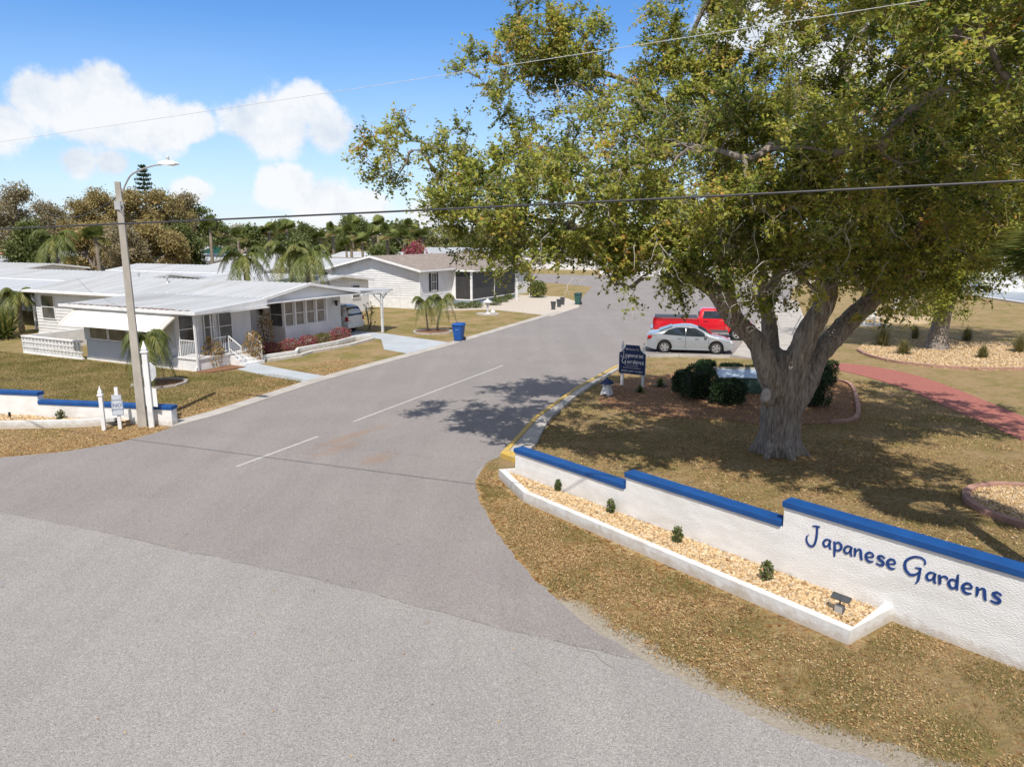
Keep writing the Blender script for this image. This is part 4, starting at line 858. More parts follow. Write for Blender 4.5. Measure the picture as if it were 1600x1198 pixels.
def sedan():
    belt = [(-2.25, .78), (-2.1, .98), (-1.6, 1.0), (-.6, .93), (.9, .88), (1.5, .80), (2.0, .66), (2.25, .52)]
    top = [(-2.25, .85), (-2.15, 1.0), (-1.75, 1.07), (-1.35, 1.22), (-.9, 1.38), (-.4, 1.45), (.05, 1.45), (.4, 1.36), (.8, 1.16), (1.25, .94), (1.8, .80), (2.1, .68), (2.25, .55)]
    v, sp = vehicle('sedan', 'silver four-door sedan parked in front of the red pickup', 'car', (9.58, 38.0 + .55, 0), R(-11.5), M['silver'], 4.5, 1.78, belt, top, (-1.32, 1.34), .32, .2,
        side_glass=[[(-1.45, 1.0), (-.25, .935), (-.25, 1.375), (-.75, 1.36), (-1.15, 1.23)], [(-.235, .93), (.92, .91), (.62, 1.16), (.25, 1.34), (-.235, 1.38)]])
    def band(name, x0, x1, m, e=.012):
        g = MB(); z0, z1 = interp(top, x0), interp(top, x1); w0, w1 = .66, .60
        g.add([(x0, -w0, z0 + e + .012), (x0, w0, z0 + e + .012), (x1, w1, z1 + e + .012), (x1, -w1, z1 + e + .012)], [(0, 1, 2, 3)]); g.build(name, m, v)
    band('windscreen', 1.12, .42, M['glass_car'], .03); band('rear_window', -1.62, -.95, M['glass_car'], .03)
    for s in (-1, 1):
        g = MB(); g.box(1.86, s * .50, .56, 2.16, s * .80, .70); g.build('headlight', M['lampw'], v, bevel=.03)
        g = MB(); g.box(-2.22, s * .52, .74, -1.98, s * .84, .92); g.build('tail_light', M['lampr'], v, bevel=.02)
        g = MB(); g.box(.72, s * .86, .92, .86, s * 1.02, 1.04); g.build('mirror', M['silver'], v, bevel=.03)
        for x in (-.55, .35): g = MB(); g.box(x - .1, s * .885, .80, x + .1, s * .91, .83); g.build('door_handle', M['silver'], v)
        for x in (-.24, .95): g = MB(); g.box(x - .006, s * .875, .3, x + .006, s * .8935, .92); g.build('door_seam', M['black'], v)
    g = MB(); g.box(2.12, -.4, .36, 2.27, .4, .48); g.build('grille', M['black'], v)
    g = MB(); g.box(-1.32 + .35, -.90, .2, 1.0, .90, .26); g.build('sill', M['silver'], v)
sedan()
def pickup():
    belt = [(-2.9, 1.24), (-.3, 1.24), (.6, 1.24), (1.5, 1.22), (2.5, 1.12), (2.9, 1.0)]
    top = [(-2.9, 1.26), (-.24, 1.27), (-.20, 1.55), (-.12, 1.78), (.05, 1.84), (.75, 1.84), (.95, 1.76), (1.55, 1.34), (2.3, 1.26), (2.7, 1.16), (2.9, 1.02)]
    v, sp = vehicle('pickup_truck', 'red pickup truck with dark bed cover parked behind the silver sedan', 'pickup truck', (11.62, 44.0, 0), R(-12), M['redp'], 5.8, 1.94, belt, top, (-1.75, 2.05), .40, .46,
        side_glass=[[(.0, 1.29), (1.35, 1.28), (1.0, 1.62), (.8, 1.72), (.08, 1.72)]])
    g = MB(); g.box(-2.84, -.86, 1.26, -.28, .86, 1.31); g.build('bed_cover', M['cover'], v)
    g = MB(); g.add([(1.52, -.72, 1.40), (1.52, .72, 1.40), (1.0, .64, 1.78), (1.0, -.64, 1.78)], [(0, 1, 2, 3)]); g.build('windscreen', M['glass_car'], v)
    g = MB(); g.box(-.24, -.6, 1.34, -.205, .6, 1.66); g.build('rear_window', M['glass_car'], v)
    for s in (-1, 1):
        g = MB(); g.box(2.6, s * .55, .82, 2.89, s * .86, 1.02); g.build('headlight', M['lampw'], v, bevel=.02)
        g = MB(); g.box(-2.92, s * .80, .86, -2.8, s * .95, 1.18); g.build('tail_light', M['lampr'], v)
        g = MB(); g.box(1.3, s * .95, 1.26, 1.42, s * 1.18, 1.48); g.build('mirror', M['black'], v, bevel=.02)
        g = MB(); g.box(.1, s * .965, 1.1, .3, s * .99, 1.13); g.build('door_handle', M['black'], v)
        for x in (-.22, 1.3): g = MB(); g.box(x - .008, s * .95, .56, x + .008, s * .978, 1.2); g.build('door_seam', M['black'], v)
        g = MB(); g.box(-1.2, s * .9, .46, 1.5, s * .982, .62); g.build('sill', M['plast'], v)
    g = MB(); g.box(2.86, -.93, .45, 3.02, .93, .62); g.build('bumper', M['chrome'], v, bevel=.03); g = MB(); g.box(-3.04, -.9, .48, -2.9, .9, .64); g.build('bumper', M['chrome'], v, bevel=.03)
pickup()
def suv():
    belt = [(-2.35, 1.0), (-2.2, 1.05), (.9, 1.02), (1.6, .98), (2.35, .8)]
    top = [(-2.35, 1.1), (-2.28, 1.35), (-2.05, 1.68), (-1.6, 1.76), (0, 1.78), (.7, 1.66), (1.3, 1.12), (2.2, .98), (2.35, .85)]
    x, y = LW(-4.9, 14.55)
    v, sp = vehicle('minivan', 'white minivan parked nose-in under the carport', 'minivan', (x, y, 0), TH + math.pi, M['whitep'], 4.7, 1.85, belt, top, (-1.45, 1.4), .34, .22,
        side_glass=[[(-2.0, 1.12), (-1.0, 1.10), (-1.0, 1.6), (-1.75, 1.58)], [(-.9, 1.1), (.1, 1.08), (.1, 1.62), (-.9, 1.62)], [(.2, 1.08), (1.15, 1.08), (.7, 1.52), (.2, 1.6)]])
    g = MB(); g.add([(-2.37, -.72, 1.12), (-2.37, .72, 1.12), (-2.12, .62, 1.62), (-2.12, -.62, 1.62)], [(0, 1, 2, 3)]); g.build('rear_window', M['glass_car'], v)
    for s in (-1, 1): g = MB(); g.box(-2.36, s * .70, .78, -2.2, s * .86, 1.05); g.build('tail_light', M['lampr'], v)
    g = MB(); g.box(-2.42, -.85, .42, -2.28, .85, .62); g.build('bumper', M['whitep'], v, bevel=.03)
suv()
# ------------------------------------------------------------------ street furniture
def lamp_post():
    x, y = G(223.5, 666); h = thing('street_lamp', 'tall square concrete lamp pole with curved arm and white lamp head, on the left verge', 'street lamp', (x, y, 0))
    p = MB(); p.add([(s * a, t * a, z) for z, a in ((-.2, .132), (7.68, .08)) for s, t in ((-1, -1), (1, -1), (1, 1), (-1, 1))], [(3, 2, 1, 0), (4, 5, 6, 7), (0, 1, 5, 4), (1, 2, 6, 5), (2, 3, 7, 6), (3, 0, 4, 7)]); p.build('pole', M['pole'], h, rz=R(20), bevel=.015)
    q = [(.1, 0, 7.35), (.5, -.2, 7.82), (1.0, -.5, 7.98), (1.5, -.75, 8.08), (1.78, -.88, 8.09)]
    a = MB(); a.tube(smooth_poly([p_[:2] + (p_[2],) for p_ in q], 6), .026, 8); a.build('arm', M['alu'], h, smooth=True)
    T = Matrix.Translation((2.05, -1.0, 8.09)) @ Matrix.Rotation(R(-24), 4, 'Z')
    l = MB(T); l.add([(-.34, -.07, .0), (-.34, .07, 0), (-.34, .07, .08), (-.34, -.07, .08), (.05, -.15, -.04), (.05, .15, -.04), (.05, .12, .11), (.05, -.12, .11), (.34, -.10, -.02), (.34, .10, -.02), (.34, .08, .03), (.34, -.08, .03)],
              [(0, 1, 2, 3), (0, 4, 5, 1), (1, 5, 6, 2), (2, 6, 7, 3), (3, 7, 4, 0), (4, 8, 9, 5), (5, 9, 10, 6), (6, 10, 11, 7), (7, 11, 8, 4), (8, 11, 10, 9)]); ln = l.build('lamp_head', M['white'], h, bevel=.015)
    c = MB(T); c.lathe([(.045, .09), (.045, .2), (.03, .22)], 10); c.build('photocell', M['alu'], ln)
    c = MB(); c.tube([(-.1, -.1, 7.0), (.1, -.12, 7.0), (.16, .0, 7.05)], .02, 6); c.box(-.1, -.14, 6.85, .08, -.09, 7.1); c.tube([(0, -.12, 6.9), (.12, -.13, 6.75), (.16, -.1, 6.9), (.1, -.09, 7.3)], .012, 5); c.build('bracket', M['alu'], h)
lamp_post()
def cable(name, label, p0, p1, r, m, sag, n=60, ext=18):
    p0 = Vector(p0); p1 = Vector(p1); d = (p1 - p0); L_ = d.length; d.normalize(); a = p0 - d * ext; b = p1 + d * ext; pts = []
    for i in range(n + 1):
        t = i / n; p = a.lerp(b, t); tt = (t - .5) * 2; p = p + Vector((0, 0, sag * (tt * tt) - sag * .2)); pts.append(tuple(p))
    o = MB().tube(pts, r, 6).build(name, m, smooth=True); tag(o, label, 'cable')
pa = W(0, 357, 16.9); pb = W(1600, 281, 9.6)
cable('power_cable', 'thick dark overhead cable crossing the whole view in front of the oak', pa, pb, .017, M['cable'], .15)
pa = W(770, 104, 12.6); pb = W(1435, 0, 10.3)
cable('power_cable', 'thin pale overhead cable crossing high in front of the oak crown', pa, pb, .0042, M['cable_w'], .1)
pl = Vector(G(223.5, 666)); pz = MB(); q0 = Vector((pl.x - .1, pl.y, 7.2)); q1 = W(50, 313, 46)
pz.tube([tuple(q0.lerp(q1, t) - Vector((0, 0, 3.2 * t * (1 - t)))) for t in [i / 24 for i in range(25)]], .012, 5); tag(pz.build('service_cable', M['cable']), 'thin service cable sagging away to the left from the lamp pole', 'cable')
def picket(x, y, h, w, name, label, cap=True, rz=0.2):
    t = thing(name, label, 'post', (x, y, 0), rz); p = MB(); p.box(-w / 2, -w / 2, -.1, w / 2, w / 2, h); p.build('shaft', M['white'], t)
    if cap:
        c = MB(); k = w * .5
        c.lathe([(k * 1.25, h + .001), (k * 2.0, h + .03), (k * 2.0, h + .07), (k * 1.2, h + .10), (k * 1.55, h + .14), (k * .5, h + .14 + w * 1.1), (k * .45, h + .16 + w * 1.2), (.002, h + .19 + w * 1.4)], 4, rot=R(45)); c.build('finial', M['white'], t)
    return t
x, y = G(163, 672); picket(x, y, 1.10, .11, 'white_post', 'slim white post with pointed finial, left of the small notice sign')
x, y = G(237.5, 667.5); sp = picket(x, y, 2.42, .15, 'stop_sign', 'tall white post with a stop sign seen from behind, half hidden by the lamp pole', rz=R(15)); sp['category'] = 'sign'
def text_mesh(name, body, size, m, parent, T, ext=.003, align='CENTER'):
    cu = bpy.data.curves.new(name, 'FONT'); cu.body = body; cu.size = size; cu.align_x = align; cu.extrude = ext; cu.resolution_u = 3
    o = bpy.data.objects.new(name, cu); COL.objects.link(o); bpy.context.view_layer.update()
    me = bpy.data.meshes.new_from_object(o.evaluated_get(bpy.context.evaluated_depsgraph_get())); me.name = name; me.transform(T); me.materials.clear(); me.materials.append(m)
    bpy.data.objects.remove(o); n = bpy.data.objects.new(name, me); COL.objects.link(n); n.parent = parent; return n
# stop sign plate: octagon in the plane leading away from the camera, face to the right
def stop_plate():
    T = Matrix.Rotation(TH - R(15) + R(8), 4, 'Z')
    m = MB(T); pts = [(.33 * math.cos(R(22.5 + 45 * k)), 1.82 + .33 * math.sin(R(22.5 + 45 * k))) for k in range(8)]
    m.ext(pts, .078, .09, 'y'); o = m.build('octagon_plate', M['alu_white'], sp)
    f = MB(T); f.ext([(p[0] * .96, 1.82 + (p[1] - 1.82) * .96) for p in pts], .0905, .094, 'y'); f.build('red_face', M['stopred'], o)
    text_mesh('lettering', 'STOP', .22, M['white'], o, T @ Matrix(((-1, 0, 0, 0), (0, 0, 1, .098), (0, 1, 0, 1.74), (0, 0, 0, 1))))
    m = MB(T); m.box(-.24, .078, .68, .24, .09, 1.28); m.build('lower_plate', M['white'], sp)
M['alu_white'] = mat('sign_back', (.60, .61, .63), .5); M['stopred'] = mat('stop_red', (.45, .02, .02), .5)
stop_plate()
def notice():
    x, y = G(188, 670); t = thing('notice_sign', 'small white notice board reading NO SOLICITING on a short white post', 'sign', (x, y, 0), R(16))
    p = MB(); p.box(-.05, -.04, -.1, .05, .04, 1.36); p.build('post', M['white'], t)
    b = MB(); b.box(-.165, -.065, .46, .165, -.045, .96); bo = b.build('board', M['alu_white2'], t)
    f = MB()
    for (a, b0, c, d) in ((-.155, .47, .155, .478), (-.155, .942, .155, .95), (-.155, .478, -.147, .942), (.147, .478, .155, .942)): f.box(a, -.0665, b0, c, -.0652, d)
    f.build('border', M['blue_letter'], bo)
    T = lambda z: Matrix(((1, 0, 0, 0), (0, 0, -1, -.0655), (0, 1, 0, z), (0, 0, 0, 1)))
    text_mesh('lettering', 'NO', .17, M['blue_letter'], bo, T(.74)); text_mesh('lettering', 'SOLICITING', .068, M['blue_letter'], bo, T(.63))
    b = MB(); b.box(-.14, -.065, .98, .14, -.045, 1.13); b.build('upper_plate', M['alu_white2'], t)
M['alu_white2'] = mat('pale_blue_board', (.55, .60, .66), .5)
notice()
def spotlight():
    x, y = G(1310, 968); t = thing('solar_spotlight', 'black solar spotlight standing in the gravel planter below the lettering', 'spotlight', (x, y, 0.1), math.atan2(WD.y, WD.x))
    b = MB(); b.tube([(0, 0, -.06), (0, 0, .26)], .012, 6); b.build('stake', M['black'], t)
    b = MB(); b.box(-.06, -.05, .02, .07, .04, .17); h = b.build('lamp_housing', M['plast'], t, bevel=.012); b = MB(); b.box(-.055, -.058, .035, .065, -.051, .155); b.build('lens', M['alu'], h)
    T = Matrix.Translation((.01, 0, .29)) @ Matrix.Rotation(R(32), 4, 'X'); b = MB(T); b.box(-.15, -.06, -.009, .15, .06, .009); b.build('solar_panel', M['glass'], t, bevel=.003)
spotlight()
x, y = W(17, 652, 23.0)[:2]; t = thing('garden_light', 'small dark stake light in the left gravel planter', 'garden light', (x, y, .1)); MB().tube([(0, 0, -.05), (-.02, 0, .18)], .012, 6).build('stake', M['black'], t); MB().box(-.06, -.03, .15, .0, .03, .30).build('lamp_housing', M['black'], t, bevel=.01)
def park_sign():
    x, y = G(987, 604.5); t = thing('welcome_sign', 'navy blue shaped board lettered in white Japanese Gardens, on two white posts', 'sign', (x, y, 0), R(-33)); hw = .57
    for s in (-1, 1):
        p = MB(); p.box(s * .46 - .045, .0, -.1, s * .46 + .045, .09, 1.68); p.lathe([(.064, 1.68), (.05, 1.74), (.02, 1.78), (.05, 1.83), (.0, 1.86)], 10, (s * .46, .045, 0)); p.build('post', M['white'], t)
    pts = [(-hw, .55), (hw, .55), (hw, 1.40), (.46, 1.45), (.36, 1.55), (.31, 1.66), (.30, 1.74), (-.30, 1.74), (-.31, 1.66), (-.36, 1.55), (-.46, 1.45), (-hw, 1.40)]
    m = MB(); m.ext([(a * 1.03, .55 + (b - .55) * 1.012 - .012) for a, b in pts], -.035, -.004, 'y'); m.build('trim', M['white'], t)
    m = MB(); m.ext(pts, -.05, -.036, 'y'); bo = m.build('board', M['navy'], t)
    T = lambda z, x=0: Matrix(((1, 0, 0, x), (0, 0, -1, -.0525), (0, 1, 0, z), (0, 0, 0, 1)))
    text_mesh('lettering', 'Welcome To', .105, M['white'], bo, T(1.53))
    def word(wd, adv, x0, z, u):
        m = MB(); px = x0
        for ch in wd:
            m.T = T(z, px + adv[ch] * u / 2)
            for st in GLYPHS[ch]: ribbon(m, [(a, b, c * 1.15) for a, b, c in st], u, .004)
            px += adv[ch] * u
        m.build('lettering', M['white'], bo)
    adv = dict(J=1.9, a=1.25, p=1.2, n=1.2, e=1.15, s=1.1, G=2.1, r=1.1, d=1.25)
    word('Japanese', adv, -.50, 1.25, .098); word('Gardens', adv, -.44, .98, .105)
    text_mesh('lettering', 'A 55+ COMMUNITY', .062, M['white'], bo, T(.87)); text_mesh('lettering', 'AGE RESTRICTED COMMUNITY', .056, M['white'], bo, T(.78)); text_mesh('lettering', 'SPEED LIMIT 14 MPH', .105, M['white'], bo, T(.625))
park_sign()
def lantern():
    x, y = G(948, 617); t = thing('garden_lantern', 'small stone-white pagoda lantern with blue roof beside the kerb', 'garden lantern', (x, y, 0), R(-33))
    b = MB(); b.add([(-.20, -.20, 0), (.20, -.20, 0), (.20, .20, 0), (-.20, .20, 0), (-.11, -.11, .36), (.11, -.11, .36), (.11, .11, .36), (-.11, .11, .36)], [(0, 1, 5, 4), (1, 2, 6, 5), (2, 3, 7, 6), (3, 0, 4, 7), (4, 5, 6, 7)]); b.box(-.14, -.14, .36, .14, .14, .46); b.build('body', M['white'], t)
    b = MB(); b.box(-.03, -.145, .39, .03, -.141, .43); b.box(-.09, -.206, .0, .09, -.19, .07); b.build('opening', M['black'], t)
    b = MB(); b.lathe([(.30, .455), (.30, .47), (.17, .58), (.05, .66), (.0, .72)], 4, rot=R(45)); b.build('roof', M['navy'], t)
lantern()
def bin_(label, px, cm, lidc, s=1.0, rz=0.0, mark=True):
    x, y = G(*px); t = thing('wheeled_bin', label, 'bin', (x, y, 0), rz)
    b = MB(); b.add([(sx * a, sy * a * 1.1, z) for z, a in ((.06, .21), (.95, .29)) for sx, sy in ((-1, -1), (1, -1), (1, 1), (-1, 1))], [(3, 2, 1, 0), (0, 1, 5, 4), (1, 2, 6, 5), (2, 3, 7, 6), (3, 0, 4, 7)]); b.box(-.31, -.34, .92, .31, .34, .97); bd = b.build('tub', cm, t, bevel=.02)
    b = MB(); b.add([(-.33, -.36, .975), (.33, -.36, .975), (.33, .38, .975), (-.33, .38, .975), (-.26, -.26, 1.07), (.26, -.26, 1.07), (.26, .3, 1.09), (-.26, .3, 1.09)], [(0, 1, 2, 3), (4, 5, 6, 7), (0, 1, 5, 4), (1, 2, 6, 5), (2, 3, 7, 6), (3, 0, 4, 7)]); b.build('lid', lidc, t, bevel=.015)
    b = MB(); b.tube([(-.25, .40, .98), (.25, .40, .98)], .018, 6); b.build('handle', lidc, t)
    for s_ in (-1, 1):
        w = MB(Matrix.Translation((s_ * .26, .25, .13)) @ Matrix.Rotation(R(90), 4, 'Y')); w.lathe([(.13, -.03), (.13, .03)], 16); w.build('wheel', M['tyre'], t)
    if mark: m = MB(); m.add([(-.12, -.297, .72), (.10, -.297, .70), (.10, -.294, .735), (-.03, -.2905, .755), (-.06, -.287, .80), (-.12, -.290, .76)], [tuple(range(6))]); m.build('logo', M['white'], bd)
M['binb'] = mat('blue_bin', (.004, .075, .33), .45); M['bing'] = mat('green_bin', (.03, .10, .09), .5); M['bingd'] = mat('green_lid', (.02, .06, .06), .5)
bin_('blue wheeled recycling bin standing at the end of the driveway', (717, 533), M['binb'], M['binb'], rz=R(-20))
bin_('dark green wheeled bin at the far kerb beside the crushed-shell yard', (903, 476), M['bing'], M['bingd'], rz=R(-20), mark=False)
pots = [('dark grey tapered planter pot, nearest the street lawn of three on the crushed shell', (864.5, 484)), ('dark grey tapered planter pot, middle of three on the crushed shell', (873.5, 480)), ('dark grey tapered planter pot, farthest of three on the crushed shell', (879, 476.5))]
M['pot'] = mat('dark_pot', (.07, .075, .08), .6)
for lb, px in pots:
    x, y = G(*px); o = MB().lathe([(.15, 0), (.22, .62), (.25, .63), (.25, .70), (.22, .70), (.20, .62), (.0, .60)], 16).build('plant_pot', M['pot'], loc=(x, y, 0)); tag(o, lb, 'plant pot', 'plant pots on the crushed shell')
def fountain():
    x, y = G(762, 491); t = thing('yard_lamp', 'pale pagoda-topped yard ornament on a round stone pad in the second lawn', 'garden ornament', (x, y, 0))
    MB().lathe([(.95, 0), (.95, .06), (.9, .07)], 20).build('round_pad', M['conc'], t); MB().lathe([(.28, .07), (.22, .12), (.1, .16), (.08, .7), (.14, .76), (.2, .78), (.2, .95), (.05, .96)], 12).build('column', M['alu_white'], t)
    MB().lathe([(.42, .96), (.40, .99), (.18, 1.12), (.03, 1.26)], 6).build('cap', M['alu_white'], t); 
    b = MB(); b.lathe([(.0, .07), (.18, .09), (.2, .2), (.12, .32), (.0, .36)], 12, (.42, -.05, 0)); b.build('ball', M['white'], t, smooth=True)
fountain()
for lb, q in (('thin white post on the crushed shell nearer the screened porch', (808, 470)), ('thin white post on the crushed shell nearer the round bush', (828, 464))):
    x, y = G(*q); t = thing('white_post', lb, 'post', (x, y, 0), TH); MB().box(-.06, -.06, 0, .06, .06, 2.1).build('shaft', M['white'], t); MB().box(-.09, -.09, 2.1, .09, .09, 2.16).build('cap', M['white'], t)
def bench(label, q, rz, slab=True):
    x, y = G(*q); t = thing('park_bench', label, 'bench', (x, y, 0), rz)
    if slab: MB().box(-1.1, -.7, -.02, 1.1, .9, .06).build('slab', M['conc'], t)
    b = MB(); 
    for k in range(4): b.box(-.75, -.22 + k * .12, .46, .75, -.13 + k * .12, .49)
    b.build('seat', M['white'], t)
    b = MB(); b.box(-.75, .26, .55, .75, .29, .60); b.box(-.75, .32, .95, .75, .35, 1.02)
    for k in range(11): xx = -.72 + k * .14; b.box(xx, .28, .55, xx + .07, .32, 1.0)
    b.build('backrest', M['white'], t)
    for s in (-1, 1):
        b = MB(); b.box(s * .72 - .04, -.22, .06, s * .72 + .04, -.15, .66); b.box(s * .72 - .04, .26, .06, s * .72 + .04, .33, .9); b.box(s * .72 - .05, -.26, .66, s * .72 + .05, .33, .70); b.build('side_frame', M['white'], t)
bench('white slatted bench on a concrete slab, just right of the oak trunk', (1359, 508), R(20))
bench('white slatted bench farther back, behind the second gravel bed', (1412, 482), R(-10))
def utility_box():
    x, y = G(1158, 612); t = thing('utility_box', 'green louvred utility box with pale metal lid among clipped hedges left of the oak trunk', 'utility box', (x, y, 0), R(-6))
    b = MB(); b.box(-.95, -.35, 0, .95, .55, .62); bo = b.build('cabinet', M['boxg'], t)
    b = MB()
    for k in range(7): b.add([(-.92, -.352, .08 + k * .075), (.92, -.352, .08 + k * .075), (.92, -.385, .05 + k * .075), (-.92, -.385, .05 + k * .075)], [(0, 1, 2, 3)])
    b.build('louvre', M['boxg'], bo)
    b = MB(); b.slab([(-.98, -.42, .66), (.98, -.42, .66), (.98, .50, .84), (-.98, .50, .84)], .04); b.build('lid', M['lidm'], t)
    b = MB(); b.box(-1.05, .50, .70, 1.05, .62, .90); b.build('timber_rail', M['timber'], t, bevel=.03)
M['boxg'] = mat('green_box', (.10, .20, .16), .6, (.06, .13, .10), scale=5); M['lidm'] = mat('pale_lid', (.42, .52, .62), .35, metal=.2); M['timber'] = mat('weathered_timber', (.42, .36, .27), .9, (.28, .23, .17), scale=5, stretch=(.6, 6, 6))
utility_box()
# kerbed beds
def bed(name, poly, m, z=.05, edge=None, ename='bed_edging', elabel=None, ew=.16, eh=.12, seg=None):
    b = MB(); b.prism(poly, -.02, z); tag(b.build(name, m), kind='structure')
    if edge:
        b = MB(); pts = edge; off = strip(pts, ew, 1)
        for i in range(len(pts) - 1):
            b.prism([pts[i], pts[i + 1], off[i + 1], off[i]], -.02, eh)
        tag(b.build(ename, M['edging']), elabel, 'edging')
mb_px = [(950, 603), (985, 592), (1050, 585), (1100, 578), (1200, 578), (1275, 585), (1325, 602), (1336, 630), (1333, 655), (1290, 662), (1200, 664), (1120, 655), (1040, 652), (965, 640), (935, 625), (950, 603)]
mbp = smooth_poly([G(*q) for q in mb_px], 4)[:-1]
ed = smooth_poly([G(*q) for q in [(1290, 592), (1325, 602), (1336, 630), (1333, 655), (1296, 661)]], 5)
bed('mulch_bed', mbp, M['mulch'], .02, ed, elabel='low reddish edging curving round the right end of the mulch bed', ew=.14, eh=.11)
isl_px = [(1338, 548), (1356, 557), (1405, 568), (1500, 577), (1600, 578), (1720, 572), (1800, 556), (1740, 545), (1640, 540), (1560, 536), (1450, 531), (1385, 531), (1350, 538), (1338, 548)]
isp = smooth_poly([G(*q) for q in isl_px], 5)[:-1]
bed('gravel_bed', isp, M['gravel_bed'], .05, smooth_poly([G(*q) for q in isl_px[:7]], 6), elabel='pinkish edging along the near side of the long gravel bed')
ip2 = smooth_poly([G(*q) for q in [(1373, 505), (1440, 507), (1462, 499), (1440, 493), (1380, 491), (1362, 497), (1373, 505)]], 5)[:-1]
bed('gravel_bed', ip2, M['gravel_bed'], .04)
c0 = G(1632, 796); circ = [(c0[0] + 1.45 * math.cos(R(a)), c0[1] + 1.45 * math.sin(R(a))) for a in range(0, 360, 12)]
bed('gravel_bed', circ, M['gravel_bed'], .05, [(c0[0] + 1.6 * math.cos(R(-a)), c0[1] + 1.6 * math.sin(R(-a))) for a in range(0, 365, 12)], elabel='ring of brick edging round the gravel bed at the right edge of the photo', ew=-.16)
stones('gravel', 'tan crushed stone in the ring bed at the right edge', scatter(circ, 2500), .05, .02, .04, M['gravel'])
stones('gravel', 'tan crushed stone in the long bed round the second tree', scatter(isp, 9000), .05, .03, .06, M['gravel'])
# flower bed kerb of the near home
for k, (pts, hh, lb) in enumerate((([(.35, 3.5), (.75, 5.4), (.15, 6.2), (.25, 9.2), (-.1, 11.2), (.3, 12.3)], .30, 'upper white block kerb of the flower bed under the bay'), ([(.7, 3.5), (1.05, 5.4), (.75, 6.6), (.95, 9.4), (.55, 12.2)], .14, 'lower white block kerb in front of the flower bed'))):
    pts = [LW(*p) for p in pts][::-1]; b = MB(); off = strip(pts, .18, 1)
    for i in range(len(pts) - 1): b.prism([pts[i], pts[i + 1], off[i + 1], off[i]], -.02, hh)
    tag(b.build('bed_kerb', M['white_curb']), lb, 'kerb')
b = MB(); b.prism([LW(*p) for p in [(-2.5, 3.8), (.3, 3.6), (.7, 5.4), (.1, 6.3), (.2, 9.2), (-.1, 11.2), (.3, 12.2), (-2.5, 12.4)]], -.02, .10); tag(b.build('mulch_bed', M['mulch']), kind='structure')
b = MB(); b.prism([LW(*p) for p in [(.05, -.15), (.75, -.1), (1.1, 1.75), (.05, 1.8)]], -.02, .06); tag(b.build('mulch_bed', M['mulch']), kind='structure')
def ring(cx, cy, r, lb, n=12, w=.14):
    b = MB()
    for k in range(n):
        a0 = 2 * math.pi * (k + .04) / n; a1 = 2 * math.pi * (k + .96) / n
        b.prism([(r * math.cos(a0), r * math.sin(a0)), (r * math.cos(a1), r * math.sin(a1)), ((r + w) * math.cos(a1), (r + w) * math.sin(a1)), ((r + w) * math.cos(a0), (r + w) * math.sin(a0))], -.03, .09)
    tag(b.build('stone_ring', M['conc'], loc=(cx, cy, 0)), lb, 'edging')
    b = MB(); b.lathe([(r - .01, -.02), (r - .01, .03)], 20); tag(b.build('mulch_bed', M['mulch'], loc=(cx, cy, 0)), kind='structure')
x, y = G(250, 600); ring(x, y, .95, 'ring of pale stones round the palm on the near lawn'); x, y = G(676, 519); ring(x, y, 1.15, 'ring of pale stones round the twin palms')
# ------------------------------------------------------------------ vegetation
def foliage(name, P, size, m, parent, up=.6, aspect=.55, noise_s=.5, offs=None):
    P = np.asarray(P); V, F = leaves(P, size, up, aspect)
    lowf = np.array([mnoise.noise(Vector(p) * noise_s) for p in P[::8]]); lowf = np.repeat(lowf, 8)[:len(P)]
    if offs is not None: lowf = lowf + offs
    rnd = np.clip(.45 + lowf * .45 + RNG.normal(0, .17, len(P)), 0, 1)
    return qmesh(name, V, F, m, parent, attr=rnd)
def blob_points(blobs, n, shell=.45):
    v = np.array([b[3] ** 2 for b in blobs]); c = RNG.choice(len(blobs), n, p=v / v.sum()); B = np.array([[*b[:4], b[4] if len(b) > 4 else b[3]] for b in blobs])[c]
    d = rnd_dirs(n, .1); r = RNG.uniform(shell, 1, n)[:, None]
    return B[:, :3] + d * r * np.stack([B[:, 3], B[:, 3], B[:, 4]], 1)
def clumps(C, per, rad):
    n = len(C); d = RNG.normal(size=(n, per, 3)) * np.asarray(rad).reshape(-1, 1, 1) * .5; return (C[:, None] + d).reshape(-1, 3)
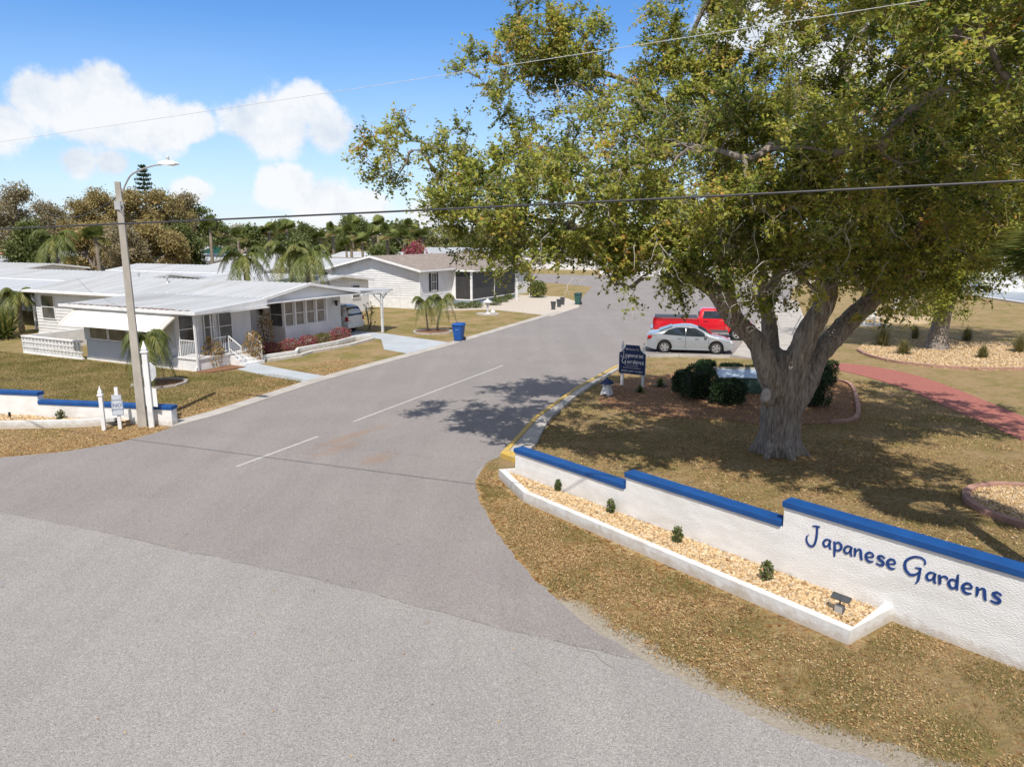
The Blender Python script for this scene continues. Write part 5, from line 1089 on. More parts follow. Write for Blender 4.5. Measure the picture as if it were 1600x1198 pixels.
# ---- the big oak
def oak():
    bx, by = G(1215, 706); root = thing('oak_tree', 'huge spreading oak with forked grey trunk filling the right half, behind the lettered wall', 'tree', (bx, by, 0)); O3 = Vector((bx, by, 0))
    def w(u, v, Y): return W(u, v, Y) - O3
    limbs = [
     ([Vector((0, 0, -.3)), Vector((.02, 0, .5)), Vector((.0, 0, 1.3)), Vector((.02, 0, 2.2)), Vector((.1, 0, 2.9))], [.62, .57, .55, .57, .52]),
     ([Vector((-.05, 0, 1.0)), w(1208, 600, 19.5), w(1185, 545, 19.4), w(1150, 495, 19.3), w(1110, 450, 18.9), w(1060, 415, 18.4), w(990, 380, 17.8), (w(900, 350, 17.4)), w(800, 335, 17.6)], [.45, .46, .38, .34, .30, .26, .20, .13, .06]),
     ([w(1215, 600, 19.9), w(1206, 540, 20.2), w(1200, 480, 20.5), w(1185, 410, 20.8), w(1165, 320, 21), w(1120, 220, 21.2), w(1080, 100, 21.4), w(1040, 20, 21.5)], [.42, .33, .28, .26, .22, .17, .12, .06]),
     ([Vector((.05, 0, 1.0)), w(1236, 600, 19.6), w(1262, 530, 19.4), w(1288, 470, 19.2), w(1300, 400, 19), w(1305, 320, 18.8), w(1315, 230, 18.8), w(1320, 120, 19), w(1345, 20, 19.4), w(1350, -90, 19.8)], [.45, .48, .42, .38, .34, .31, .27, .22, .16, .08]),
     ([Vector((.12, 0, .7)), w(1240, 640, 19.6), w(1270, 575, 19.8), w(1310, 520, 20), w(1360, 470, 20), w(1420, 425, 19.8), w(1480, 370, 19.6), w(1545, 310, 19.5), w(1640, 235, 19.4), w(1760, 160, 19.5)], [.35, .44, .42, .38, .36, .33, .30, .26, .2, .1]),
     ([w(1300, 275, 18.8), w(1270, 245, 17.6), w(1220, 233, 16.2), w(1160, 240, 15.2), w(1080, 225, 16.6), w(1000, 230, 18.4), w(920, 200, 19.5)], [.24, .20, .16, .12, .09, .07, .04]),
     ([w(1315, 190, 18.8), w(1370, 140, 18.4), w(1430, 95, 18), w(1500, 50, 17.6), w(1590, 20, 17.4)], [.22, .18, .15, .11, .06]),
     ([w(1150, 490, 19.3), w(1120, 400, 18), w(1090, 330, 18), w(1010, 290, 18.4), w(900, 265, 18.8), w(790, 275, 19), w(680, 270, 19.2)], [.22, .17, .13, .10, .07, .05, .03]),
     ([w(1120, 220, 21.2), w(1020, 150, 21.6), w(930, 110, 21.6), w(840, 110, 21.6), (w(760, 150, 21.4))], [.16, .13, .1, .07, .04]),
     ([w(1400, 440, 19.8), w(1450, 330, 18), w(1500, 250, 16.8), w(1560, 200, 16)], [.22, .17, .12, .06]),
     ([w(1200, 480, 20.5), w(1230, 380, 23), w(1250, 250, 25), w(1280, 120, 26)], [.24, .2, .14, .06]),
     ([w(1290, 470, 19.2), w(1350, 330, 22), w(1420, 220, 24.5), w(1500, 120, 26)], [.24, .19, .13, .06]),
     ([w(1185, 410, 20.8), w(1080, 330, 23), w(960, 280, 24.5), w(850, 240, 25)], [.2, .16, .11, .05])]
    nodes = []; R0 = []
    tb = MB()
    for k, (pts, rad) in enumerate(limbs):
        sp_ = smooth_poly([(*p, r) for p, r in zip(pts, rad)], 5); q = []
        for i, p in enumerate(sp_):
            if k: p = (*p[:3], p[3] * .74)
            j = .10 if 0 < i < len(sp_) - 1 and k else 0
            q.append((Vector(p[:3]) + Vector([mnoise.noise(Vector(p[:3]) * .9 + Vector((k * 7, s * 5, 0))) for s in range(3)]) * j * 1.6, max(.02, p[3])))
        tb.tube([a for a, _ in q], [b for _, b in q], 14)
        if k: 
            for a, b in q[3:]: nodes.append(a)
    for a in range(7):
        an = a * .9 + .4; rr = .78 + .22 * random.random(); tb.tube([(math.cos(an) * .35, math.sin(an) * .35, .55), (math.cos(an) * .56, math.sin(an) * .56, .18), (math.cos(an) * rr, math.sin(an) * rr, -.12)], [.22, .17, .08], 8)
    tb.tube([w(1193, 623, 18.98), w(1203, 626, 19.3)], [.13, .22], 10)
    sc_ = MB(); sc_.lathe([(.0, -.05), (.15, -.04), (.165, 0), (.12, .03), (.0, .035)], 14); so_ = sc_.build('branch_scar', M['scar'], root, smooth=True); so_.location = w(1197, 617, 18.92); so_.rotation_euler = (R(78), 0, R(-38)); so_.scale = (.8, 1.25, 1)
    tmp = tb.build('tmp_trunk', M['bark']); rm = tmp.modifiers.new('r', 'REMESH'); rm.mode = 'VOXEL'; rm.voxel_size = .05; sm = tmp.modifiers.new('s', 'SMOOTH'); sm.iterations = 14; sm.factor = .6
    me = bpy.data.meshes.new_from_object(tmp.evaluated_get(bpy.context.evaluated_depsgraph_get())); bpy.data.objects.remove(tmp)
    co = np.empty(len(me.vertices) * 3, np.float32); me.vertices.foreach_get('co', co); co = co.reshape(-1, 3); no = np.empty_like(co).ravel(); me.vertices.foreach_get('normal', no); no = no.reshape(-1, 3)
    d = np.array([.8 * mnoise.noise(Vector((p[0] * 9, p[1] * 9, p[2] * 1.3))) + .7 * mnoise.noise(Vector((p[0] * 18, p[1] * 18, p[2] * 3.0))) + .8 * mnoise.noise(Vector((p[0] * 1.6, p[1] * 1.6, p[2] * .7))) for p in co])
    me.vertices.foreach_set('co', (co + no * (d * .032)[:, None]).ravel()); me.name = 'trunk'; me.update(); me.shade_smooth()
    me.materials.clear(); me.materials.append(M['bark'])
    tr = bpy.data.objects.new('trunk', me); COL.objects.link(tr); tr.parent = root
    # crown
    B = [(645, 235, 19.5, 1.35), (625, 270, 19.5, .9), (705, 275, 19, 1.7), (690, 345, 18.5, 1.2), (760, 325, 18.2, 1.9), (735, 365, 18, .8), (820, 365, 17.8, 1.5), (870, 415, 17.6, .9), (790, 100, 21, 1.5), (770, 150, 21, .8), (850, 55, 21, 1.5), (905, 75, 21, 1.2), (860, 150, 20.5, 1.7), (925, 150, 20.5, 1.6), (880, 250, 19.5, 1.8),
         (810, 250, 19.5, 1.0), (900, 330, 17.2, 2.0), (940, 410, 16.8, 1.3), (990, 250, 18, 2.1), (980, 360, 16.6, 1.9), (1030, 412, 16.8, 1.2), (1060, 330, 16, 1.9), (1060, 150, 20.5, 2.0), (1080, 60, 20.8, 1.9), (1100, 250, 17, 2.2), (1120, 375, 16.6, 1.5), (985, 450, 17.2, .7), (1150, 330, 16, 1.7),
         (1160, 150, 19, 2.3), (1180, 40, 19.8, 2.2), (1200, 260, 16.4, 1.9), (1250, 350, 16.6, 1.7), (1240, 420, 17.4, .9), (1270, 180, 17.4, 2.2), (1290, 70, 18.6, 2.4), (1330, 290, 17, 1.9), (1350, 390, 18, 1.4), (1380, 180, 17.8, 2.2), (1390, 60, 18.8, 2.4), (1420, 330, 18, 1.9),
         (1450, 230, 17.2, 2.0), (1490, 100, 18, 2.4), (1500, 360, 18.6, 1.9), (1550, 260, 17.6, 2.1), (1570, 150, 17.4, 2.3), (1580, 40, 18, 2.4), (1580, 370, 18.6, 1.6), (1430, 415, 19.4, 1.3), (1500, 420, 19.6, 1.0), (1300, 430, 19, .9),
         (1680, 330, 18.6, 2.2), (1690, 210, 18.2, 2.4), (1690, 80, 18.6, 2.5), (1800, 250, 19, 2.2), (1250, -60, 19.6, 2.6), (1400, -70, 19.6, 2.6), (1550, -60, 19.4, 2.4), (1120, -40, 20.4, 2.0),
         (960, 290, 24.2, 2.0), (1080, 200, 23.6, 2.2), (1200, 250, 24.6, 2.0), (1330, 260, 24.6, 2.0), (1120, 320, 23.2, 1.8), (1540, 320, 23, 2.0), (1380, 330, 23.5, 1.7), (860, 250, 24.2, 1.3), (960, 445, 17, .8), (1070, 435, 16.6, .7), (1160, 432, 17, .7), (1225, 405, 16, 1.0), (1335, 430, 17.5, .9), (1285, 465, 17.4, .5), (1405, 445, 18, .9), (1190, 468, 17.4, .6), (1262, 438, 16.6, .9), (1350, 468, 18, .7), (1500, -230, 12.5, 1.6), (1660, -230, 12.5, 1.7), (1320, -200, 13.5, 1.4),
         (1500, 60, 12.0, 1.2), (1610, 130, 12, 1.2), (1400, 0, 12.4, 1.2), (1560, -30, 11.8, 1.3), (1680, 60, 11.6, 1.5), (1720, 240, 12.5, 1.3), (1330, -100, 12.4, 1.3), (1470, -130, 12, 1.4), (1620, -150, 12, 1.5), (1200, -60, 14.2, 1.2), (1780, 150, 12.5, 1.5),
         (1180, 330, 14.6, 1.4), (1420, 270, 15, 1.6), (1300, 240, 14.8, 1.5), (1050, 260, 15, 1.5), (1540, 330, 15.4, 1.4)]
    bl = []
    for (u, v, Y, r) in B:
        c = w(u, v, Y); bl.append((c.x, c.y, c.z, r, r * .8))
    A = blob_points(bl, 8100, .3)
    keep = [mnoise.noise(Vector(p) * .42 + Vector((13, 1, 5))) * .6 + mnoise.noise(Vector(p) * .95 + Vector((3, 7, 5))) > -.04 for p in A]; A = A[np.array(keep)]
    # connect every spray to the nearest branch
    allow = list(nodes); tube_b = MB()
    rest = [Vector(b[:3]) for b in bl]
    while rest:
        kd = kdtree.KDTree(len(allow))
        for i, q in enumerate(allow): kd.insert(q, i)
        kd.balance(); rest.sort(key=lambda c: kd.find(c)[2]); p = rest.pop(0); q, _, dist = kd.find(p)
        if dist < .3: continue
        n = max(3, int(dist / .25)); ch = []
        for k in range(n + 1):
            t = k / n; x = q.lerp(p, t); f = math.sin(math.pi * t) * .30 * dist
            ch.append(x + Vector((mnoise.noise(x * .8) * f, mnoise.noise(x * .8 + Vector((9, 0, 0))) * f, f * .5 + mnoise.noise(x * .8 + Vector((0, 9, 0))) * f)))
        r0 = min(.11, .03 + .025 * dist); tube_b.tube(ch, [r0 + (.015 - r0) * k / n for k in range(n + 1)], 6, cap=False); allow += ch[1:]
    nodes = list(allow)
    order = np.argsort([min((Vector(p) - q).length_squared for q in nodes[::4]) for p in A]); batch = 70; chains = []
    for s in range(0, len(order), batch):
        kd = kdtree.KDTree(len(allow))
        for i, q in enumerate(allow): kd.insert(q, i)
        kd.balance()
        for i in order[s:s + batch]:
            p = Vector(A[i]); q, _, dist = kd.find(p)
            if dist < .05: continue
            n = max(2, int(dist / .3) + 1); ch = []
            for k in range(n + 1):
                t = k / n; x = q.lerp(p, t); bend = math.sin(math.pi * t) * .22 * dist
                x = x + Vector((mnoise.noise(x * 1.3) * .3 * bend, mnoise.noise(x * 1.3 + Vector((9, 0, 0))) * .3 * bend, bend * .5)) + Vector([random.uniform(-.03, .03) for _ in range(3)]) * (0 < k < n); ch.append(x)
            r0 = min(.035, .008 + .010 * dist)
            tube_b.tube(ch, [r0 + (.006 - r0) * k / n for k in range(n + 1)], 4, cap=False)
            for x in ch[1:]: allow.append(x)
    tube_b.build('branches', M['branch'], root)
    # twigs with leaves along them
    C = np.array([b[:3] for b in bl]); cc = C[np.argmin(((A[:, None] - C[None]) ** 2).sum(-1), axis=1)]
    nt = 9; n = len(A); out = (A - cc); out /= np.linalg.norm(out, axis=1)[:, None] + 1e-6
    S = np.repeat(A, nt, 0); D = rnd_dirs(n * nt) * .9 + np.repeat(out, nt, 0) * .55 + np.array([0, 0, .05]); D /= np.linalg.norm(D, axis=1)[:, None]
    Ln = RNG.uniform(.22, .62, n * nt)[:, None]; droop = RNG.uniform(-.30, .08, n * nt)[:, None]
    def pt(t): return S + D * Ln * t + np.array([0, 0, 1.0]) * droop * Ln * t * t
    m_ = n * nt; segs = 3; Vt = []; Ft = []; ux = np.cross(D, rnd_dirs(m_)); ux /= np.linalg.norm(ux, axis=1)[:, None] + 1e-6; uy = np.cross(D, ux)
    sel = RNG.random(m_) < .85
    for k in range(segs + 1):
        c = pt(k / segs); r = .0075 * (1 - .55 * k / segs)
        for a in range(3): Vt.append(c + (ux * math.cos(a * 2.094) + uy * math.sin(a * 2.094)) * r)
    Vt = np.stack(Vt, 1); idx = (np.arange(m_) * (segs + 1) * 3)[sel]
    for k in range(segs):
        for a in range(3): Ft.append(np.stack([idx + k * 3 + a, idx + k * 3 + (a + 1) % 3, idx + (k + 1) * 3 + (a + 1) % 3, idx + (k + 1) * 3 + a], 1))
    o = qmesh('twigs', Vt.reshape(-1, 3), np.concatenate(Ft), M['twig'], root)
    per = 10; T = RNG.uniform(.15, 1.05, (per, m_, 1)); P = np.concatenate([pt(T[k]) for k in range(per)]) + RNG.normal(0, .035, (per * m_, 3))
    kp = RNG.random(len(P)) < .92; of = np.tile(np.repeat(RNG.normal(0, .42, n), nt), per)[kp]; P = P[kp]
    foliage('crown', P, RNG.uniform(.036, .066, len(P)), LEAF_OAK, root, up=1.25, aspect=.56, noise_s=.75, offs=of)
    # hanging dead twigs, pale
    hb = MB(); spots = [(1160, 250, 15.6), (1150, 300, 15.4), (1185, 330, 15.5), (1140, 330, 15.4), (1240, 430, 15.8), (1250, 460, 16), (1200, 470, 15.8), (1285, 420, 16), (1400, 310, 15.4), (1450, 120, 15), (1430, 170, 15), (1380, 60, 15.5), (1060, 160, 15.8), (960, 150, 17.5), (870, 130, 18.8), (900, 330, 15), (1000, 400, 15.4), (1090, 440, 15.6), (1310, 440, 16), (1390, 440, 16.5), (1240, 120, 15.2), (1520, 230, 14.8), (1330, 340, 15.3), (1060, 390, 15), (960, 440, 15.5), (1215, 390, 15)]
    for (u, v, Y) in spots:
        for k in range(3):
            p = w(u + random.uniform(-45, 45), v + random.uniform(-35, 35), Y); pts = [p.copy()]; dr = Vector((random.uniform(-1, 1), random.uniform(-.5, .3), random.uniform(-.9, .3)))
            for j in range(random.randint(4, 9)):
                dr = dr * .8 + Vector((random.uniform(-.45, .45), random.uniform(-.35, .35), random.uniform(-.5, .15))); p = p + dr.normalized() * random.uniform(.06, .18); pts.append(p.copy())
                if random.random() < .6:
                    q = p + Vector((random.uniform(-.3, .3), random.uniform(-.2, .2), random.uniform(-.3, .15))); hb.tube([p, (p + q) / 2 + Vector((0, 0, .04)), q], [.0045, .004, .002], 3, cap=False)
            hb.tube(pts, [max(.003, .009 - .0009 * i) for i in range(len(pts))], 4, cap=False)
    o = hb.build('dead_twigs', M['deadtwig'], root); o['kind'] = 'stuff'
oak()
# ---- generic trees
def tree(name, label, cat, x, y, h, blobs, lm, nclump, per, rad, leaf, trunk_r=.25, base_h=.3, group=None, lean=(0, 0), up=.6):
    root = thing(name, label, cat, (x, y, 0), 0, group); tb = MB(); fork = Vector((lean[0] * .5, lean[1] * .5, h * base_h)); tb.tube([(0, 0, -.3), (lean[0] * .15, lean[1] * .15, h * base_h * .5), tuple(fork)], [trunk_r * 1.3, trunk_r, trunk_r * .85], 8)
    for b in blobs:
        c = Vector(b[:3]); mid = fork.lerp(c, .5) + Vector((random.uniform(-.4, .4), random.uniform(-.4, .4), random.uniform(-.2, .5))); tb.tube([fork, mid, c], [trunk_r * .55, trunk_r * .35, trunk_r * .12], 5, cap=False)
        for k in range(4):
            d = Vector(rnd_dirs(1)[0]) * b[3] * .9; tb.tube([c, c + d * .5 + Vector((0, 0, .1)), c + d], [trunk_r * .12, trunk_r * .08, .015], 3, cap=False)
    tb.build('trunk', M['branch'], root)
    A = blob_points(blobs, nclump, .35); P = clumps(A, per, rad); foliage('crown', P, RNG.uniform(leaf * .7, leaf * 1.3, len(P)), lm, root, up=up, noise_s=.35)
    return root
def crown_blobs(h, w, n, z0=.35, seed=0):
    rg = random.Random(seed); out = []
    for i in range(n):
        t = (i + .5) / n; z = h * (z0 + (1 - z0) * (t * .9 + .02)); ww = w * math.sin(math.pi * min(.95, .18 + .75 * t)) ** .8; a = rg.random() * 6.28; rr = ww * rg.uniform(.25, .75); out.append((math.cos(a) * rr, math.sin(a) * rr, z, w * rg.uniform(.26, .42), w * rg.uniform(.2, .3)))
    return out
# brown winter trees behind the roofs, at the left
TR = [(15, 283, 100, 4.6, LEAF_AUT2, 'tall grey-brown half-bare tree at the extreme left of the far tree row', 'sparse'),
      (72, 312, 112, 4.4, LEAF_AUT2, 'thin grey-brown tree second from the left in the far tree row', 'sparse'),
      (118, 308, 108, 4.6, LEAF_AUT, 'rusty brown tree left of the lamp pole in the far tree row', ''),
      (160, 296, 112, 4.4, LEAF_AUT, 'brown tree with greenish top, just left of the lamp pole top', ''),
      (208, 296, 106, 4.8, LEAF_AUT, 'wide brown tree just right of the lamp pole in the far tree row', ''),
      (258, 294, 110, 4.8, LEAF_AUT, 'orange-brown tree below the curved lamp head', ''),
      (284, 296, 116, 3.2, LEAF_AUT2, 'pale bare-topped tree right of the orange-brown tree', 'sparse'),
      (40, 345, 95, 4.0, LEAF_GREEN, 'low dark green tree between the two thin trees at the far left', ''),
      (140, 350, 96, 4.2, LEAF_AUT, 'low olive-brown tree left of the lamp pole, under the tall ones', ''),
      (235, 345, 94, 4.4, LEAF_AUT, 'low bushy brown tree right of the lamp pole, above the white roofs', ''),
      (190, 350, 92, 3.6, LEAF_AUT2, 'low twiggy tree directly behind the lamp pole', 'sparse'),
      (280, 350, 100, 3.8, LEAF_GREEN, 'low olive-green tree at the right end of the brown trees', '')]
for i, (u, v, Y, wd, lm, lb, kind) in enumerate(TR):
    p = W(u, v, Y); h = p.z; sp_ = kind == 'sparse'
    tree('broadleaf_tree', lb, 'tree', p.x, Y, h, crown_blobs(h * .97, wd, 11, .28 if v < 330 else .15, i + 3), lm, 300 if sp_ else 430, 34, .8, .16, trunk_r=.35, base_h=.25, group='broadleaf trees behind the white roofs')
# pine with flat dark pads
p = W(325, 325, 118)
tree('pine_tree', 'dark green flat-topped pine at the right end of the tall far trees', 'tree', p.x, 118, p.z, [(-2.2, 0, p.z - .6, 2.4, .8), (.8, 0, p.z - 2.2, 1.6, .6), (2.0, 0, p.z - 3.4, 1.7, .6), (-1, 0, p.z - 3.6, 1.8, .7), (.4, 0, p.z - 5.4, 1.8, .6), (2.6, 0, p.z - 5.2, 1.2, .5), (-3.5, 0, p.z - 2.5, 1.6, .7)], LEAF_GREEN, 190, 24, .6, .2, trunk_r=.25, base_h=.6)
def norfolk():
    p = W(222, 259, 112); h = p.z; root = thing('norfolk_pine', 'dark conical pine with tiered branches rising behind the lamp pole', 'tree', (p.x, 112, 0)); tb = MB(); tb.tube([(0, 0, 0), (0, 0, h)], [.3, .05], 6); P = []
    for k in range(13):
        z = h - .3 - k * .62; r = .35 + 2.3 * (k / 13) ** .8
        for j in range(6):
            a = j * 1.05 + k * .5 + random.random() * .3; rr = r * random.uniform(.75, 1.1); tip = Vector((math.cos(a) * rr, math.sin(a) * rr, z + .25)); tb.tube([(0, 0, z), tuple(tip)], [.05, .02], 3, cap=False)
            for t in np.linspace(.35, 1, 9): P += [Vector((0, 0, z)).lerp(tip, t) + Vector([random.gauss(0, .10) for _ in range(3)]) for _ in range(5)]
    tb.build('trunk', M['branch'], root); foliage('crown', np.array(P), .14, LEAF_DARK, root)
norfolk()
# ---- palms
def frond_pinnate(Pts, Fs, At, base, az, L_, rise, droop, nl=26, ll=.45, wd=.02, lift=.0):
    v0 = len(Pts); d = Vector((math.cos(az), math.sin(az), 0)); side = Vector((-d.y, d.x, 0)); prev = None
    def q(t): return base + d * (L_ * (t - .18 * t * t)) + Vector((0, 0, rise * t - droop * t * t))
    col = random.random()
    for i in range(nl + 1):
        t = .08 + .92 * i / nl; p = q(t); tg = (q(min(1, t + .03)) - q(t - .03)).normalized(); lw = ll * (math.sin(math.pi * min(1, t * .85 + .12)) ** .7)
        for s in (-1, 1):
            dd = (side * s * .7 + tg * .5 + Vector((0, 0, lift - .15 - random.random() * .6))).normalized(); e = p + dd * lw * random.uniform(.85, 1.1); mid = p + dd * lw * .5; e = e + Vector((0, 0, -lw * .30)); n = tg * wd
            b = len(Pts); Pts += [p - n, p + n, mid + n * 1.1, e, mid - n * 1.1]; Fs += [(b, b + 1, b + 2, b + 4), (b + 4, b + 2, b + 3, b + 3)]; At += [min(1, max(0, col * .5 + random.random() * .5))] * 2
    for i in range(6):
        a_, c_ = q(i / 6), q((i + 1) / 6); n = side * (.022 * (1 - i / 7)); b = len(Pts); Pts += [a_ - n, a_ + n, c_ + n, c_ - n]; Fs += [(b, b + 1, b + 2, b + 3)]; At.append(.8)
def palm_mesh(kind, h, L_, nf, nl=22, tr=.12, ll=.45, lean=(0, 0), wd=.02, seed=1, droopf=1.0):
    random.seed(seed); Pts = []; Fs = []; At = []; top = Vector((lean[0], lean[1], h))
    tb = MB(); tb.tube([(0, 0, -.2), (lean[0] * .3, lean[1] * .3, h * .35), (lean[0] * .7, lean[1] * .7, h * .7), tuple(top)], [tr * 1.25, tr, tr * .95, tr * .9], 10, jit=.12)
    if kind == 'pinnate':
        for k in range(nf):
            el = (k % 4) / 3; az = k * 2.399; frond_pinnate(Pts, Fs, At, top, az, L_ * random.uniform(.8, 1.1) * (.75 + .3 * el), L_ * (1.25 - .95 * el), L_ * (1.25 + .1 * el) * droopf, nl, ll, wd)
    else:
        for k in range(nf):
            az = k * 2.399; el = R(80 - 110 * ((k * .618) % 1)); d = Vector((math.cos(az) * math.cos(el), math.sin(az) * math.cos(el), math.sin(el))); hub = top + d * L_ * .45; side = d.cross(Vector((0, 0, 1))).normalized(); upv = side.cross(d)
            b = len(Pts); n = side * .02; Pts += [top - n, top + n, hub + n, hub - n]; Fs += [(b, b + 1, b + 2, b + 3)]; At.append(.7); col = random.random() * .5 + (.45 if el < -.2 else 0)
            for j in range(nl):
                a = R(-115 + 230 * j / (nl - 1)); dd = (d * math.cos(a) + side * math.sin(a)).normalized(); e = hub + dd * L_ * .55 * random.uniform(.85, 1.08) + Vector((0, 0, -L_ * .07)); m_ = hub + dd * L_ * .32; w_ = side * math.cos(a) * wd * 1.6 - d * math.sin(a) * wd * 1.6
                b = len(Pts); Pts += [hub, m_ + w_, e, m_ - w_]; Fs += [(b, b + 1, b + 2, b + 3)]; At.append(min(1, col + random.random() * .3))
    return tb, np.array([tuple(p) for p in Pts]), Fs, At
LEAF_FAN = leafmat('fan_leaf', [(0, (.08, .12, .03)), (.5, (.20, .24, .06)), (.8, (.34, .35, .12)), (1, (.34, .27, .13))])
def palm(name, label, x, y, group=None, **kw):
    tb, P, Fs, At = palm_mesh(**kw); root = thing(name, label, 'palm', (x, y, 0), 0, group); tb.build('trunk', M['ptrunk'], root, smooth=True)
    me = bpy.data.meshes.new('crown'); me.from_pydata(P.tolist(), [], [tuple(dict.fromkeys(f)) for f in Fs]); a = me.attributes.new('rnd', 'FLOAT', 'FACE'); a.data.foreach_set('value', np.array(At, np.float32)); me.materials.append(LEAF_FAN if kw['kind'] == 'fan' else LEAF_PALM)
    o = bpy.data.objects.new('crown', me); COL.objects.link(o); o.parent = root; return root
x, y = G(236, 603); palm('palm', 'small drooping feather palm on the near lawn, behind the lamp pole', x, y, kind='pinnate', h=1.9, L_=1.5, nf=36, nl=30, tr=.10, ll=.42, wd=.018, seed=4, droopf=1.1)
x, y = G(669, 518); palm('palm', 'slim young feather palm, left one of the twin in the ring bed', x, y, kind='pinnate', h=1.9, L_=1.35, nf=15, nl=24, tr=.06, ll=.42, lean=(-.2, .1), wd=.018, seed=5)
x, y = G(682, 517); palm('palm', 'slim young feather palm, right and leaning one of the twin in the ring bed', x, y, kind='pinnate', h=2.0, L_=1.45, nf=17, nl=24, tr=.065, ll=.42, lean=(.42, 0), wd=.018, seed=6)
def wpalm(label, u, vtop, Y, L_, nf, seed, lean=(0, 0), kind='pinnate', name='palm', tr=.16, ll=.62, wd=.042, nl=30, droopf=1.0, group=None):
    p = W(u, vtop, Y); return palm(name, label, p.x, Y, group=group, kind=kind, h=p.z, L_=L_, nf=nf, seed=seed, lean=lean, tr=tr, ll=ll, wd=wd, nl=nl, droopf=droopf)
wpalm('large feather palm behind the near roof, left of the tall trio', 382, 404, 53, 2.9, 18, 11)
wpalm('large feather palm behind the near roof, middle and fullest one', 456, 398, 55, 3.3, 22, 12, lean=(-.2, 0))
wpalm('large feather palm behind the near roof, right one with thick pale trunk', 480, 402, 52, 2.9, 20, 13, tr=.24)
wpalm('feather palm at the far left beside the small gabled home', 85, 376, 84, 4.0, 20, 14, wd=.06, ll=.9)
wpalm('young feather palm low at the left edge behind the spiky plant', 27, 462, 46, 1.7, 18, 15, wd=.03, ll=.5)
# fan palms
base = wpalm('cabbage palm with thick round head standing left of the lamp pole', 150, 372, 86, 1.9, 36, 21, kind='fan', name='cabbage_palm', tr=.24, wd=.07, nl=15, group='cabbage palms')
fp = [(328, 358, 96, 2.2, 'cabbage palm left of the large feather palms, brown skirt under its head'), (420, 362, 150, 3.2, 'far cabbage palm above the middle feather palm, left one'), (448, 357, 165, 3.4, 'far cabbage palm above the middle feather palm, right one'), (520, 362, 140, 3.0, 'cabbage palm at the left end of the row behind the brown shingle roof'),
      (548, 366, 118, 2.6, 'short cabbage palm, second in the row behind the brown shingle roof'), (541, 384, 112, 2.0, 'lowest cabbage palm, left of the brown roof ridge'), (566, 378, 112, 2.2, 'short cabbage palm standing over the peak of the shingle-roofed home'), (583, 366, 128, 2.6, 'cabbage palm just right of the roof peak, third tall one'), (605, 366, 115, 2.9, 'tallest thick cabbage palm in the middle of the row'),
      (632, 372, 120, 2.9, 'cabbage palm right of the tallest one in the row'), (660, 370, 126, 2.8, 'cabbage palm near the left edge of the oak crown'), (590, 352, 170, 3.4, 'distant cabbage palm head above the row, left'), (550, 350, 175, 3.4, 'distant cabbage palm head rising highest at the left of the row'), (640, 356, 180, 3.4, 'distant cabbage palm head above the row, right'), (372, 370, 130, 2.6, 'cabbage palm between the left feather palm and the brown home'), (500, 372, 135, 2.6, 'cabbage palm just right of the large feather palms')]
for i, (u, v, Y, L_, lb) in enumerate(fp):
    p = W(u, v, Y); q = W(150, 372, 86); dup(base, lb, (p.x, Y, 0), i * 1.3, (L_ / 2.6, L_ / 2.6, p.z / q.z))
# big fan leaves entering at the right edge, near
def edge_palm():
    p = W(1745, 428, 11.5); palm('fan_palm', 'fan palm whose stiff leaves reach in at the right edge of the photo', p.x, 11.5, kind='fan', h=p.z, L_=2.0, nf=30, seed=33, tr=.2, wd=.022, nl=38)
edge_palm()
def spiky(x, y, r, n, lb, name='spiky_plant', cat='plant', lm=LEAF_PALM, w_=.03, h=1.0, group=None, up=1.0):
    P = []; Fs = []; At = []
    for k in range(n):
        az = random.random() * 6.28; el = R(random.uniform(8, 88)); d = Vector((math.cos(az) * math.cos(el), math.sin(az) * math.cos(el), math.sin(el) * up)); L_ = r * random.uniform(.75, 1.1); s = Vector((-math.sin(az), math.cos(az), 0)) * w_; b0 = Vector((random.gauss(0, r * .06), random.gauss(0, r * .06), .0))
        m_ = b0 + d * L_ * .6; e = b0 + d * L_ + Vector((0, 0, -L_ * .18 * math.cos(el))); b = len(P); P += [b0 - s * .6, b0 + s * .6, m_ + s, e, m_ - s]; Fs += [(b, b + 1, b + 2, b + 4), (b + 4, b + 2, b + 3)]; At += [random.random()] * 2
    me = bpy.data.meshes.new(name); me.from_pydata([tuple(p) for p in P], [], Fs); a = me.attributes.new('rnd', 'FLOAT', 'FACE'); a.data.foreach_set('value', np.array(At, np.float32)); me.materials.append(lm)
    o = bpy.data.objects.new(name, me); COL.objects.link(o); o.location = (x, y, .02); tag(o, lb, cat, group); return o
x, y = G(8, 528); spiky(x, y, 1.9, 260, 'large spiky yucca-like plant at the left edge of the photo', w_=.045)
for (u, v, r, lb, up) in ((1378, 541, 1.05, 'largest green-topped grass clump, at the left end of the long gravel bed', 1.2), (1411, 554, .72, 'olive grass clump at the near left edge of the long gravel bed', 1.2), (1510, 534, .62, 'grass clump on the far side of the bed, right of the second tree', 1.5), (1535, 560, .50, 'small brown grass clump near the middle of the gravel bed', 1.5), (1592, 551, .75, 'grass clump at the right end of the bed, by the photo edge', 1.4), (1425, 494, .85, 'brown grass clump in the farther gravel bed', 1.4), (1429, 531, .42, 'thin dark grass tuft just behind the long gravel bed', 2.2)):
    x, y = G(u, v); spiky(x, y, r, 420, lb, 'grass_clump', 'ornamental grass', LEAF_GRASSY, .011, group='grass clumps in the gravel beds', up=up)
